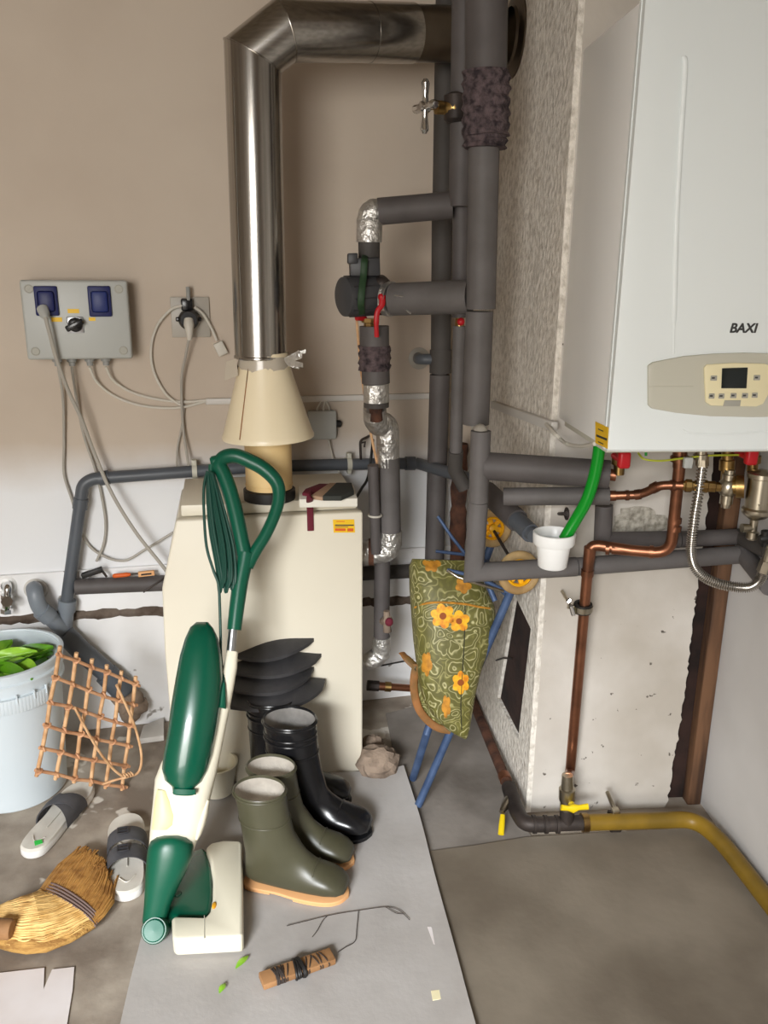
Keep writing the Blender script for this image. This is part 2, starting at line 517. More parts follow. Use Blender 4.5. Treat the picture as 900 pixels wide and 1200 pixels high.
mb.box((-1.85, -1.5, 0), (DX0, -1.36, 2.62)); mb.box((DX1, -1.5, 0), (1.15, -1.36, 2.62)); mb.box((DX0, -1.5, DZ), (DX1, -1.36, 2.62))
struct('wall_front', mb, M_wall_dim)
mb = MB()
mb.box((DX0-0.06, -1.52, 0), (DX0+0.02, -1.34, DZ+0.02)); mb.box((DX1-0.02, -1.52, 0), (DX1+0.06, -1.34, DZ+0.02)); mb.box((DX0+0.02, -1.52, DZ-0.02), (DX1-0.02, -1.34, DZ+0.02))
struct('door_1', mb, M_wood)

# chimney breast: front y = 1.863, left face leaning towards the back corner
CXF, CYF, CXB, CYB = 0.53, 1.863, 0.47, 2.60
CR = 0.925
def CL(t, z, d=0.0):      # point on its left face, t from front edge (0) to the back corner (1), d outwards
    n = V((-(CYB-CYF), CXB-CXF, 0)).normalized()
    return V((CXF + (CXB-CXF)*t, CYF + (CYB-CYF)*t, z)) + n*d
CLN = V((-(CYB-CYF), CXB-CXF, 0)).normalized()
def CLP(px, py, d=0.0):
    return PL(px, py, V((CXF, CYF, 0)) + CLN*d, CLN)
mb = MB()
# front, right return and back as one shell with a thick body
mb.box((CXF, CYF+0.012, 0), (CR-0.03, 2.7, 2.52))
rag = [V((CXF, CYF, 0)), V((CXF, CYF, 2.52))]
zz = 2.52
while zz > 0.02:
    rag.append(V((CR - 0.012 + random.uniform(-.0035, .003) + (-0.012*(1-zz/.3) if zz < .3 else 0), CYF, zz))); zz -= random.uniform(.006, .016)
rag.append(V((CR-0.03, CYF, 0)))
mb.prism(rag, V((0, 0.0125, 0)))
struct('wall_chimney', mb, M_chim)
# left face, a rough plaster skin 14 mm thick with the soot opening cut through it
hole_px = [(603, 697), (622, 737), (607, 866), (583, 818)]
hp = [CLP(x, y, 0.014) for x, y in hole_px]
mb = MB()
A = [CL(0, 0, 0.014), CL(1, 0, 0.014), CL(1, 2.52, 0.014), CL(0, 2.52, 0.014)]
# outer corners matched to the hole corners: top back, top front, bottom front, bottom back
oc = [A[2], A[3], A[0], A[1]]
ov = mb.ring(oc); hv = mb.ring(hp); mb.bridge(ov, hv)
hv2 = mb.ring([p - CLN*0.013 for p in hp]); mb.bridge(hv, hv2)
ob = mb.ring([p - CLN*0.3 for p in oc]); mb.bridge(ob, ov)
struct('wall_chimney_side', mb, M_rough, smooth=0)
mb = MB()
c = sum(hp, V())/4
mb.prism([p + (p-c)*0.02 - CLN*0.0135 for p in hp], CLN*0.004)
tag(obj('soot_door', mb, M_hole), 'dark soot-brown cleaning plate set into the side of the chimney', 'hatch')
mb = MB(); mb.tube([CLP(581, 773, 0.02) + V((0,-0.005,0)), CLP(590, 771, 0.03), CLP(600, 772, 0.018)], 0.0025, 8)
tag(obj('nail', mb, M_iron), 'thin dark nail lying across the soot-brown opening', 'nail')

# brown timber post and dark recess beside the right wall
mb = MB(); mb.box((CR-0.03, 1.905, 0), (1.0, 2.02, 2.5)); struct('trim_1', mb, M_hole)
mb = MB(); mb.box((0.960, 1.868, 0), (0.998, 1.904, 2.3), 0.004)
tag(obj('timber_post', mb, M_wood), 'brown upright timber in the corner between chimney and right wall', 'post')
mb = MB()
pp = []
for k in range(26):
    th = 2*PI*k/26; r = 1 + random.uniform(-.16, .16)
    pp.append(P(748 + 33*r*math.cos(th), 614 + 20*r*math.sin(th), Y=CYF))
mb.prism(pp, V((0, -0.0015, 0))); struct('wall_chimney_patch', mb, mat('bare_plaster', S(190, 184, 172), 0.95, col2=S(130, 124, 112), scale=60, bump=0.8, bscale=90))
# raw chase strip and long horizontal pipe above it, along the back wall behind the cream boiler
pts = []
mb = MB()
u0, z0 = WUZ(90, 722, 0.02); u1, z1 = WUZ(485, 704, 0.02)
rings = []
for i in range(60):
    t = i/59; u = u0 - 0.35 + (u1-u0+0.35)*t; z = z0 + (z1-z0)*max(0, (u-u0)/(u1-u0))
    a, b = 0.018 + random.uniform(-.004, .004), 0.018 + random.uniform(-.004, .004)
    e = 0.016 + random.uniform(-.004, .006)
    rings.append([W(u, z-b, 0.008), W(u, z-b*0.6, e), W(u, z, e+.003), W(u, z+a*0.6, e), W(u, z+a, 0.008)])
mb.loft(rings); struct('trim_2', mb, M_chase)

# ------------------------------------------------------------------ floor sheets
def sheet(px, z, m, th=0.005, lift=None):
    pts = [P(x, y, Z=z) for x, y in px]
    mb = MB(); mb.prism(pts, V((0, 0, -th))); return mb
def poly(*p): return list(p)
s3 = sheet(poly((452, 836), (548, 812), (560, 826), (612, 962), (640, 1010), (505, 1010), (470, 925)), 0.006, M_sheet3)
tag(obj('floor_sheet', s3, M_sheet3), 'dark grey floor sheet in the corner under the folded trolley', 'sheet')
s2 = sheet(poly((498, 998), (560, 990), (615, 981), (700, 976), (805, 970), (838, 985), (872, 1022), (960, 1120), (960, 1290), (560, 1290), (500, 1050)), 0.011, M_sheet2)
tag(obj('floor_sheet', s2, M_sheet2), 'wide grey floor sheet between the front board and the yellow gas pipe', 'sheet')
s4 = sheet(poly((236, 905), (300, 900), (330, 960), (300, 1010), (215, 1015)), 0.006, M_sheet)
tag(obj('floor_sheet', s4, M_sheet), 'pale sheet peeping out between upright vacuum cleaner and olive boots', 'sheet')
# the front board, its right-hand edge curling up a little
mb = MB()
Lp = [(238, 985), (206, 1005), (178, 1060), (155, 1140), (132, 1240), (118, 1300)]
Rp = [(473, 900), (492, 960), (510, 1030), (532, 1110), (556, 1200), (586, 1300)]
top = []; bot = []
N_ = 24
Ls = spline([P(x, y, Z=0.012) for x, y in [(236, 912), (206, 1000), (178, 1060), (155, 1140), (132, 1240), (118, 1300)]], 5)
Rs = spline([P(x, y, Z=0.016) for x, y in Rp], 5)
for a, b in zip(Ls, Rs):
    row = []
    for i in range(N_+1):
        t = i/N_
        p = a.lerp(b, t)
        p.z = 0.013 + 0.012*max(0, (t-0.86)/0.14)**2 + 0.0012*math.sin(9*t + 5*p.y)
        row.append(p)
    top.append(row)
tv = [[mb.bm.verts.new(p) for p in r] for r in top]
bv = [[mb.bm.verts.new(p - V((0, 0, 0.0045))) for p in r] for r in top]
for g, flip in ((tv, 0), (bv, 1)):
    for i in range(len(g)-1):
        for j in range(N_):
            q = (g[i][j], g[i+1][j], g[i+1][j+1], g[i][j+1])
            mb.face(q if not flip else tuple(reversed(q)))
for i in range(len(tv)-1):
    mb.face((tv[i][0], tv[i+1][0], bv[i+1][0], bv[i][0])); mb.face((tv[i][-1], bv[i][-1], bv[i+1][-1], tv[i+1][-1]))
for j in range(N_):
    mb.face((tv[0][j], bv[0][j], bv[0][j+1], tv[0][j+1])); mb.face((tv[-1][j], tv[-1][j+1], bv[-1][j+1], bv[-1][j]))
fb = tag(obj('floor_board', mb, M_sheet), 'large pale grey board on the floor carrying the boots and the vacuum cleaner', 'board')
BZ = 0.0145   # board top
# torn patch and tape square on the board
mb = MB(); mb.prism([P(x, y, Z=BZ+0.003) for x, y in ((501, 1086), (505, 1086), (519, 1107), (517, 1112), (508, 1106))], V((0, 0, -0.002)))
tag(obj('torn_flake', mb, M_card), 'small torn white flake near the curled edge of the front board', 'scrap')
mb = MB(); mb.prism([P(x, y, Z=BZ+0.002) for x, y in ((505, 1161), (522, 1159), (523, 1170), (507, 1172))], V((0, 0, -0.0012)))
tag(obj('tape_square', mb, M_panel_cream), 'small square of pale yellow tape at the corner of the front board', 'tape')

# ================================================================== LEFT WALL THINGS
# grey enclosure with two blue sockets
D0, D1 = 0.0, 0.085
ul0, zt0 = WUZ(22, 328, D1); ur0, _ = WUZ(147, 328, D1); ul1, zb0 = WUZ(32, 422, D1); ur1, _ = WUZ(157, 421.7, D1)
eu0, eu1, ez0, ez1 = (ul0+ul1)/2, (ur0+ur1)/2, zb0, zt0
eb = thing('electrical_enclosure', 'light grey wall box with two blue sockets and a rotary switch', 'electrical box', W((eu0+eu1)/2, ez0, 0))
mb = MB(); mb.wbox(eu0+0.004, eu1-0.004, ez0+0.004, ez1-0.004, 0.002, 0.05, 0.006); obj('back_box', mb, M_box_d, eb)
mb = MB(); mb.wbox(eu0, eu1, ez0, ez1, 0.051, D1, 0.007, 3); lid = obj('lid', mb, M_box, eb)
for sx in (0, 1):
    for sz in (0, 1):
        c = W(eu0+0.022 if not sx else eu1-0.022, ez0+0.022 if not sz else ez1-0.022, D1)
        mb = MB(); mb.lathe([(0.0115, -0.003), (0.0115, 0.0012), (0.009, 0.0022), (0.0085, 0.0006)], c, WN, 20)
        mb.obox(c + WN*0.0012, (WU+Zv).normalized(), WN, (WU-Zv).normalized(), 0.0075, 0.0012, 0.0012)
        obj('screw', mb, M_btn, eb)
def epx(x, y, d=D1):
    return WUZ(x, y, d)
for i, ((xa, ya), (xb, yb)) in enumerate((((39, 335), (70, 370)), ((102, 335), (132, 371)))):
    ua, za = epx(xa, ya); ub, zb = epx(xb, yb)
    mb = MB(); mb.wbox(ua, ub, zb, za, D1-0.004, D1+0.009, 0.004); s = obj('socket_cover', mb, M_blue, eb)
    w = (ub-ua); h_ = za-zb
    mb = MB(); mb.wbox(ua+w*0.14, ub-w*0.14, zb+h_*0.14, za-h_*0.16, D1+0.009, D1+0.016, 0.007); 
    obj('flap', mb, M_blue if i == 0 else M_blue2, s)
ua, za = epx(78, 371); ub, zb = epx(99, 390)
mb = MB(); mb.wbox(ua, ub, zb, za, D1, D1+0.003, 0.002); sp = obj('switch_plate', mb, M_alu, eb)
c = W((ua+ub)/2, (za+zb)/2, D1+0.003)
mb = MB(); mb.lathe([(0.019, 0), (0.018, 0.008), (0.014, 0.010)], c, WN, 24); mb.obox(c + WN*0.015 , (WU+Zv*0.5).normalized(), WN, (Zv-WU*0.5).normalized(), 0.024, 0.008, 0.008, 0.003)
mb.obox(c + WN*0.012 - WU*0.012 - Zv*0.006, (WU+Zv*0.5).normalized(), WN, (Zv-WU*0.5).normalized(), 0.012, 0.006, 0.007, 0.003)
obj('rotary_knob', mb, M_bootk, sp)
for xa, ya, xb, yb in ((79, 362, 93, 367), (60, 372, 73, 377), (104, 372, 112, 376)):
    ua, za = epx(xa, ya); ub, zb = epx(xb, yb)
    mb = MB(); mb.wbox(ua, ub, zb, za, D1-0.001, D1+0.0012); obj('name_strip', mb, M_yel, eb)
for x in (67, 84, 105, 124):
    u, z = WUZ(x, 424, 0.04)
    mb = MB(); mb.lathe([(0.013, 0.004), (0.013, -0.010), (0.009, -0.012), (0.008, -0.022)], W(u, ez0, 0.035), Zv, 14); obj('cable_gland', mb, M_box_d, eb)

def wcable(px, d, r=0.0038, n=6):
    """cable through photo points at the wall distances d (number or list)"""
    ds = d if isinstance(d, (list, tuple)) else [d]*len(px)
    mb = MB(); mb.tube(spline([PW(x, y, q) for (x, y), q in zip(px, ds)], n), r, 8); return mb
plug_c = thing('power_cable', 'thick grey cable plugged into the left blue socket of the wall box', 'cable', PW(54, 372, 0.1))
mb = wcable([(53, 371), (58, 390), (66, 420), (80, 458), (95, 490), (112, 535), (132, 580), (160, 625), (194, 668), (215, 700)], [0.125, 0.12, 0.11, 0.09, 0.075, 0.06, 0.08, 0.09, 0.08, 0.05], 0.0055); obj('cord', mb, M_cable, plug_c)
a = PW(50, 362, 0.1); b = PW(54, 373, 0.125)
mb = MB(); mb.tube([a, a.lerp(b, 0.6), b], [0.015, 0.013, 0.007], 12); obj('plug', mb, M_box, plug_c)
tag(obj('cable', wcable([(68, 428), (74, 470), (75, 520), (75, 555), (84, 585), (98, 630), (118, 650), (145, 657), (170, 644), (203, 624)], [0.035, 0.02, 0.012, 0.012, 0.012, 0.012, 0.014, 0.014, 0.014, 0.02]), M_cable), 'thin grey cable hanging leftmost from the wall box behind the downpipe', 'cable')
tag(obj('cable', wcable([(84, 430), (90, 470), (99, 513), (113, 555), (123, 605), (122, 635), (113, 658)], [0.035, 0.02, 0.012, 0.012, 0.012, 0.012, 0.02]), M_cable), 'thin grey cable from the second gland down to the ledge', 'cable')
tag(obj('cable', wcable([(105, 430), (113, 447), (132, 463), (160, 474), (190, 478), (215, 477), (242, 470)], [0.035, 0.02, 0.01, 0.01, 0.01, 0.012, 0.012]), M_cable_w), 'lower of two pale cables curving from the wall box into the white trunking', 'cable')
tag(obj('cable', wcable([(124, 430), (133, 446), (155, 460), (185, 468), (215, 471), (242, 469)], [0.035, 0.02, 0.01, 0.01, 0.01, 0.01]), M_cable_w), 'upper of two pale cables curving from the wall box into the white trunking', 'cable')

# wall socket with adapter
ua, za = WUZ(199, 348, 0.008); ub, zb = WUZ(247, 395, 0.008)
wsock = thing('wall_socket', 'square grey wall socket left of the steel flue', 'socket', W((ua+ub)/2, zb, 0))
mb = MB(); mb.wbox(ua, ub, zb, za, 0, 0.009, 0.002); obj('cover_plate', mb, M_plate, wsock)
c = W((ua+ub)/2 - 0.002, (za+zb)/2, 0.009)
mb = MB(); mb.lathe([(0.030, 0), (0.030, 0.003), (0.026, 0.004), (0.025, -0.004)], c, WN, 24); obj('socket_well', mb, M_plate, wsock)
ad = thing('plug_adapter', 'black plug adapter in the grey wall socket', 'adapter', PW(220, 385, 0.02))
mb = MB(); mb.lathe([(0.020, 0), (0.027, 0.008), (0.028, 0.028), (0.022, 0.036)], PW(221, 374, 0.012), WN, 22); obj('body', mb, M_bootk, ad)
mb = MB(); mb.obox(PW(219, 357, 0.022), WU, WN, Zv, 0.016, 0.012, 0.017, 0.005); obj('neck', mb, M_bootk, ad)
mb = MB(); mb.obox(PW(221, 374, 0.03), WU, WN, Zv, 0.035, 0.008, 0.006, 0.003); obj('side_lugs', mb, M_bootk, ad)
pw_ = thing('white_plug', 'white plug hanging cord from the black adapter', 'plug', PW(222, 385, 0.03))
a = PW(221, 375, 0.05); b = PW(222, 390, 0.06)
mb = MB(); mb.tube([a - WN*0.006, a.lerp(b, 0.4), b, PW(222, 398, 0.055)], [0.013, 0.014, 0.009, 0.006], 12); obj('body', mb, M_cable_w, pw_)
mb = wcable([(222, 393), (218, 415), (213, 440), (213, 470), (215, 505), (221, 546)], [0.056, 0.04, 0.03, 0.02, 0.02, 0.05]); obj('cord', mb, M_cable, pw_)
tag(obj('cable', wcable([(216, 475), (213, 500), (208, 525), (207, 548)], [0.012, 0.012, 0.014, 0.04], 0.003), M_cable), 'short thin cable hanging beside the white plug cord', 'cable')
mb = wcable([(220, 336), (221, 352)], [0.03, 0.03], 0.0055)
tag(obj('cable_stub', mb, M_box_d), 'grey cable end bent up above the black adapter', 'cable')
tag(obj('cable', wcable([(214, 358), (200, 363), (184, 382), (177, 408), (180, 435), (193, 460), (207, 472), (214, 475)], [0.03, 0.02, 0.012, 0.01, 0.01, 0.01, 0.012, 0.014]), M_cable_w), 'pale cable looping left of the wall socket', 'cable')
cn = thing('connector', 'small white rectangular connector on a cable end below the socket', 'connector', PW(258, 408, 0.01))
mb = wcable([(228, 360), (238, 368), (248, 385), (254, 399)], [0.03, 0.022, 0.015, 0.014]); obj('cord', mb, M_cable_w, cn)
c = PW(258.5, 408.5, 0.016); a = (PW(262, 416, 0.016) - PW(254, 400, 0.016)).normalized()
mb = MB(); mb.obox(c, a, WN, a.cross(WN), 0.019, 0.008, 0.014, 0.003); obj('housing', mb, M_cable_w, cn)

# trunking on the back wall and on the chimney side
ua, za = WUZ(241, 470, 0.01); ub, zb = WUZ(572, 463, 0.01)
mb = MB(); mb.wbox(ua, ub, (za+zb)/2-0.009, (za+zb)/2+0.009, 0.0, 0.014, 0.003)
tag(obj('cable_trunking', mb, M_trunk), 'long white cable trunking across the back wall', 'trunking')
a, b = CLP(578, 474, 0.02), CLP(650, 500, 0.02)
d = (b-a).normalized()
mb = MB(); mb.obox((a+b)/2, d, CLN, d.cross(CLN), (b-a).length/2, 0.008, 0.011, 0.003)
tag(obj('cable_trunking', mb, M_trunk), 'sloping white trunking on the rough chimney side', 'trunking')
mb = MB(); mb.tube(spline([CLP(640, 497, 0.03), CLP(652, 510, 0.035), P(664, 520, Y=1.80), P(680, 523, Y=1.72), P(697, 520, Y=1.62)], 6), 0.0045, 8)
tag(obj('cable', mb, M_cable_w), 'white cable drooping from the sloping trunking to the wall boiler', 'cable')
# junction box
ua, za = WUZ(362, 483, 0.04); ub, zb = WUZ(394, 514, 0.04)
jb = thing('junction_box', 'small pale grey junction box on the wall behind the cone', 'junction box', W((ua+ub)/2, zb, 0))
mb = MB(); mb.wbox(ua, ub, zb, za, 0, 0.028, 0.006); obj('back_box', mb, M_box_d, jb)
mb = MB(); mb.wbox(ua-0.002, ub+0.002, zb-0.002, za+0.002, 0.029, 0.04, 0.006); obj('lid', mb, M_box, jb)
mb = MB(); mb.lathe([(0.011, 0), (0.011, 0.016), (0.006, 0.02)], W(ub, (za+zb)/2, 0.02), WU, 12); obj('gland', mb, M_black, jb)
for i, (x, x2) in enumerate(((372, 376), (379, 381), (386, 383))):
    mb = wcable([(x, 485), (x, 478), (x2, 471), (x2, 466)], [0.02, 0.016, 0.012, 0.01], 0.003, 4)
    obj('cord', mb, M_cable_w, jb)
tag(obj('cable', wcable([(385, 516), (390, 535), (398, 556), (402, 575)], [0.03, 0.02, 0.05, 0.08], 0.003), M_cable_w), 'thin pale cable below the junction box', 'cable')

# ------------------------------------------------------------------ waste pipe along the back wall
wd = 0.045
wp = thing('waste_pipe', 'dark grey waste pipe running along the back wall and down at its left end', 'pipe', PW(80, 735, wd))
mb = MB(); mb.tube(fillet([PW(486, 543, wd), PW(410, 544, wd), PW(300, 547, wd), PW(108, 561, wd), PW(97, 568, wd), PW(78, 706, wd)], 0.045, 8), 0.0175, 18); obj('pipe_run', mb, M_pvc, wp)
p0, p1 = PW(128, 559, wd), PW(116, 561, wd)
mb = MB(); mb.cyl(p0, p1, 0.0205); obj('socket_collar', mb, M_pvc, wp)
p0, p1 = PW(95, 584, wd), PW(93.5, 596, wd)
mb = MB(); mb.cyl(p0, p1, 0.0205); obj('socket_collar', mb, M_pvc, wp)
p0, p1 = PW(475, 543, wd), PW(486, 543, wd)
mb = MB(); mb.cyl(p0, p1, 0.021); obj('socket_collar', mb, M_pvc, wp)
e0 = PW(486, 543, wd); e1 = P(551, 561, Y=2.16); e2 = P(590, 590, Y=1.98); e3 = P(626, 628, Y=1.80)
mb = MB(); mb.tube(fillet([e0 + (e0-PW(475,543,wd))*0.2, PW(491, 543.5, wd), e1, e3], 0.05, 8), 0.0175, 18); obj('pipe_run', mb, M_pvc, wp)
mb = MB(); mb.cyl(P(570, 576, Y=2.06), P(606, 610, Y=1.89), 0.028); obj('foam_sleeve', mb, M_foam_mid, wp)
mb = MB(); mb.cyl(P(605, 609, Y=1.893), P(622, 625, Y=1.815), 0.0225); obj('socket_collar', mb, M_pvc, wp)
for x, y in ((228, 552), (409, 543.5)):
    u, z = WUZ(x, y, wd)
    mb = MB(); mb.lathe([(0.0215, -0.007), (0.0215, 0.007), (0.018, 0.007), (0.018, -0.007)], W(u, z, wd), WU, 20, False, False)
    mb.wbox(u-0.007, u+0.007, z+0.018, z+0.034, wd-0.012, wd+0.010, 0.002); mb.wbox(u-0.006, u+0.006, z-0.030, z-0.018, wd-0.012, wd+0.010, 0.002)
    mb.wbox(u-0.006, u+0.006, z-0.010, z+0.010, 0, wd-0.016)
    tag(obj('pipe_clip', mb, M_panel), 'beige pipe clip on the waste pipe beside the hanging green cord' if x < 300 else 'pipe clip on the waste pipe below the junction box', 'clip')
# wye branch, elbow into the wall and diagonal drain
wy = thing('drain_fitting', 'grey forked drain fitting low on the wall behind the white bucket', 'pipe fitting', PW(78, 790, 0.05))
mb = MB(); mb.tube([PW(79, 703, wd), PW(78, 716, wd), PW(77.5, 718, wd), PW(74, 755, wd)], [0.025, 0.025, 0.022, 0.022], 20); obj('socket', mb, M_pvc2, wy)
mb = MB(); mb.tube(fillet([PW(40, 690, 0.012), PW(40, 690, 0.085), PW(45, 712, 0.09), PW(74, 737, 0.05)], 0.045, 8), 0.0225, 20); obj('elbow', mb, M_pvc2, wy)
mb = MB(); mb.tube([PW(48, 715, 0.088), PW(58, 723, 0.075)], 0.026, 20); obj('collar', mb, M_pvc2, wy)
mb = MB(); mb.lathe([(0.034, 0.012), (0.030, 0.018), (0.024, 0.019)], PW(43, 689, 0), WN, 24, True, False); obj('wall_rosette', mb, M_trunk, wy)
dd = thing('drain_pipe', 'dark grey drain pipe sloping down to the floor behind the cane trivet', 'pipe', PW(140, 830, 0.06))
mb = MB(); mb.tube([PW(75, 742, 0.05), PW(95, 762, 0.055), PW(138, 800, 0.06), PW(146, 812, 0.06)], 0.03, 20); obj('pipe_run', mb, M_pvc, dd)
mb = MB(); mb.tube([PW(124, 789, 0.058), PW(146, 811, 0.06)], 0.035, 20); obj('collar', mb, M_pvc, dd)
mb = MB()
for i in range(5):
    mb.ball(PW(150 + i*4 - 6, 818 + (i % 3)*9, 0.05), 0.035, (1.0, 0.8, 0.9), 0.12)
tag(obj('mortar_lump', mb, M_stone), 'rough grey mortar lump at the foot of the sloping drain pipe', 'mortar')
mb = MB(); mb.prism([P(x, y, Z=0.02) for x, y in ((168, 850), (192, 840), (192, 862), (163, 866))], V((0, 0, -0.018)), 0.002)
tag(obj('tile_offcut', mb, M_trunk), 'pale tile offcut on the floor against the wall left of the cream boiler', 'tile')
# chrome tap stub at the left edge
ts = thing('water_tap', 'chrome angle valve on the wall above the white bucket', 'valve', PW(8, 715, 0.03))
mb = MB(); mb.lathe([(0.028, 0.012), (0.022, 0.02), (0.015, 0.021)], PW(9, 684, 0), WN, 22, True, False); obj('wall_rosette', mb, M_pot, ts)
mb = MB(); mb.tube(fillet([PW(9, 685, 0.012), PW(9, 686, 0.05), PW(8, 714, 0.05)], 0.02, 6), [0.011]*9, 16); obj('body', mb, M_chrome, ts)
mb = MB(); mb.tube([PW(8, 697, 0.05), PW(8, 702, 0.05), PW(8, 703, 0.05), PW(8, 712, 0.05), PW(8, 713, 0.05), PW(8, 718, 0.05)], [0.016, 0.016, 0.012, 0.012, 0.017, 0.017], 6); obj('nuts', mb, M_chrome, ts)
mb = MB(); mb.cyl(PW(8, 705, 0.045), PW(8, 705, 0.09), 0.013, 0.016, 8); obj('knob', mb, M_chrome, ts)

# long insulated pipe low on the wall
lp = thing('insulated_pipe', 'long dark grey pipe low on the back wall with hand tools lying on it', 'pipe', PW(90, 700, 0.05))
mb = MB(); mb.tube([PW(88, 687.5, 0.045), PW(200, 683, 0.045)], 0.0235, 20); obj('foam_sleeve', mb, M_foam_mid, lp)
mb = MB(); mb.tube([PW(200, 683, 0.045), PW(486, 669, 0.045)], 0.0225, 20); obj('foam_sleeve', mb, M_foam_dark, lp)
ztop = WUZ(120, 686, 0.045)[1] + 0.0235
def onpipe(x, y): 
    u, z = WUZ(x, y, 0.05); return W(u, z, 0.05)
ht = thing('paint_scraper', 'black L shaped tool lying on the long grey pipe', 'tool', onpipe(118, 676))
mb = MB(); a, b = onpipe(96, 675), onpipe(120, 667); mb.obox((a+b)/2, (b-a).normalized(), WN, (b-a).normalized().cross(WN), (b-a).length/2, 0.009, 0.0075, 0.002); obj('handle', mb, M_black, ht)
mb = MB(); mb.tube([onpipe(119, 668), onpipe(122, 672), onpipe(125, 676)], 0.0035, 8); obj('blade_shaft', mb, M_iron, ht)
sd = thing('screwdriver', 'orange handled screwdriver lying on the long grey pipe', 'screwdriver', onpipe(146, 676))
mb = MB(); a, b = onpipe(132, 675), onpipe(153, 673); mb.tube([a, a.lerp(b, .1), a.lerp(b, .8), b], [0.004, 0.0065, 0.0065, 0.004], 10); obj('handle', mb, M_orange, sd)
mb = MB(); mb.tube([b, onpipe(162, 672)], 0.003, 8); obj('blade', mb, M_iron, sd)
bc = thing('box_cutter', 'small tan and black box cutter beside the screwdriver', 'knife', onpipe(170, 673))
mb = MB(); a, b = onpipe(162, 673), onpipe(181, 671); mb.obox((a+b)/2, (b-a).normalized(), WN, (b-a).normalized().cross(WN), (b-a).length/2, 0.006, 0.0075, 0.002); obj('handle', mb, M_tan, bc)
mb = MB(); mb.obox((a+b)/2 + WN*0.006, (b-a).normalized(), WN, (b-a).normalized().cross(WN), (b-a).length*0.32, 0.0012, 0.0025); obj('slider', mb, M_black, bc)
mb = MB(); mb.tube([PW(168, 694, 0.075), PW(190, 679, 0.075), PW(197, 674, 0.06)], 0.0028, 8)
tag(obj('metal_rod', mb, M_iron), 'thin dark rod leaning across the long grey pipe', 'rod')
# ================================================================== CREAM FLOOR BOILER
BU = V((1, 0.124, 0)).normalized(); BN = V((0.124, -1, 0)).normalized(); BB = -BN
B0 = P(425, 905, Z=0.0)
def BP(px, py, d=0.0): return PL(px, py, B0 + BN*d, BN)
cb = thing('floor_boiler', 'cream floor standing boiler carrying the conical flue hood', 'boiler', B0 - BU*0.2 + BB*0.17)
zt = BP(425, 600).z
ptl, pl2, pl3 = BP(206, 606), BP(190, 690), BP(193, 760)
B0z = V((B0.x, B0.y, 0.0))
ptr = B0z + V((0, 0, zt))
bl = V((pl3.x, pl3.y, 0.0))
ptl.z = zt
DEP = 0.335
# front panel with its slanted upper left corner
outl = [ptr, ptl, pl2, pl3 + V((0, 0, 0)), bl + BU*0.004, V(B0z)]
mb = MB(); mb.prism(outl, BB*0.03, 0.006, 3); obj('front_panel', mb, M_cream, cb)
mb = MB()
body = [p + BB*0.031 for p in outl]
c = sum(body, V())/len(body)
body = [p + (c-p)*0.012 for p in body]
mb.prism(body, BB*(DEP-0.031), 0.004); obj('casing', mb, M_cream, cb)
# raised top slab
pl = BP(212, 590, -0.02)
tl = ptl + BU*0.012 + BB*0.028; tr = ptr - BU*0.012 + BB*0.028
mb = MB(); mb.prism([tl + Zv*0.001, tr + Zv*0.001, tr + BB*(DEP-0.05) + Zv*0.001, tl + BB*(DEP-0.05) + Zv*0.001], V((0, 0, 0.030)), 0.004); obj('top_panel', mb, M_cream, cb)
ZT = zt + 0.031
# yellow sticker
a, b_, c_, d_ = BP(390, 609), BP(415, 608.5), BP(416, 624), BP(391, 624)
mb = MB(); mb.prism([p + BN*0.0002 for p in (a, b_, c_, d_)], BN*0.0008); st = obj('sticker', mb, M_yel, cb)
def bst(x0, y0, x1, y1, m, nm):
    q = [BP(x0, y0), BP(x1, y0), BP(x1, y1), BP(x0, y1)]
    mb = MB(); mb.prism([p + BN*0.001 for p in q], BN*0.0005); obj(nm, mb, m, st)
bst(392.5, 614.6, 414.5, 616, M_ink, 'printed_line'); bst(392.5, 617, 408, 617.6, M_ink, 'printed_line')
bst(392.5, 619, 405, 622, M_orange, 'printed_block'); bst(407, 619, 414, 622.5, M_orange, 'printed_block'); bst(394, 610.5, 404, 611.3, M_orange, 'printed_line')
# hinge edge and side seen through the gap on the right
mb = MB(); 
q = B0z + BB*0.12 + BU*0.001
mb.obox(q + V((0, 0, 0.52)) , BU, BB, Zv, 0.010, 0.03, 0.085, 0.004); obj('side_flange', mb, M_white, cb)

# ------------------------------------------------------------------ flue
FC = P(316, 584, Z=ZT); FY = FC.y
def FP(px, py, Y=None): return P(px, py, Y=FY if Y is None else Y)
fl = thing('flue_pipe', 'stainless steel flue rising from the cream hood and turning into the chimney', 'flue', FC)
r_ = 0.0585
mb = MB(); mb.lathe([(0.066, 0.0), (0.067, 0.012), (0.067, 0.026), (0.060, 0.030), (0.0, 0.030)], FC, Zv, 40); obj('black_collar', mb, M_black, fl)
ct, cbm, cmid = FP(309, 418), FP(314.5, 512), FP(316, 575)
mb = MB(); mb.lathe([(0.060, 0.028), (0.060, (cbm.z - FC.z) + 0.03)], FC, Zv, 40); obj('flue_spigot', mb, M_cream_tube, fl)
mb = MB(); mb.lathe([(0.0595, 0.036), (0.0612, 0.037), (0.0612, 0.042), (0.0595, 0.043)], FC, Zv, 40, False, False); obj('spigot_ring', mb, M_cream_tube, fl)
hh = ct.z - cbm.z
axc = (ct - cbm).normalized()
mb = MB(); mb.lathe([(0.112, 0.004), (0.1165, 0.0), (0.117, 0.006), (0.113, 0.014), (0.063, hh-0.02), (0.060, hh+0.01), (0.057, hh+0.01), (0.060, hh-0.02), (0.108, 0.012)], cbm, axc, 48, False, False); hd = obj('cone_hood', mb, M_cream_old, fl)
mb = MB()
sdir = (V((0, 0, H)) - cbm); sdir.z = 0; sdir = sdir.normalized()
side = V((-sdir.y, sdir.x, 0))
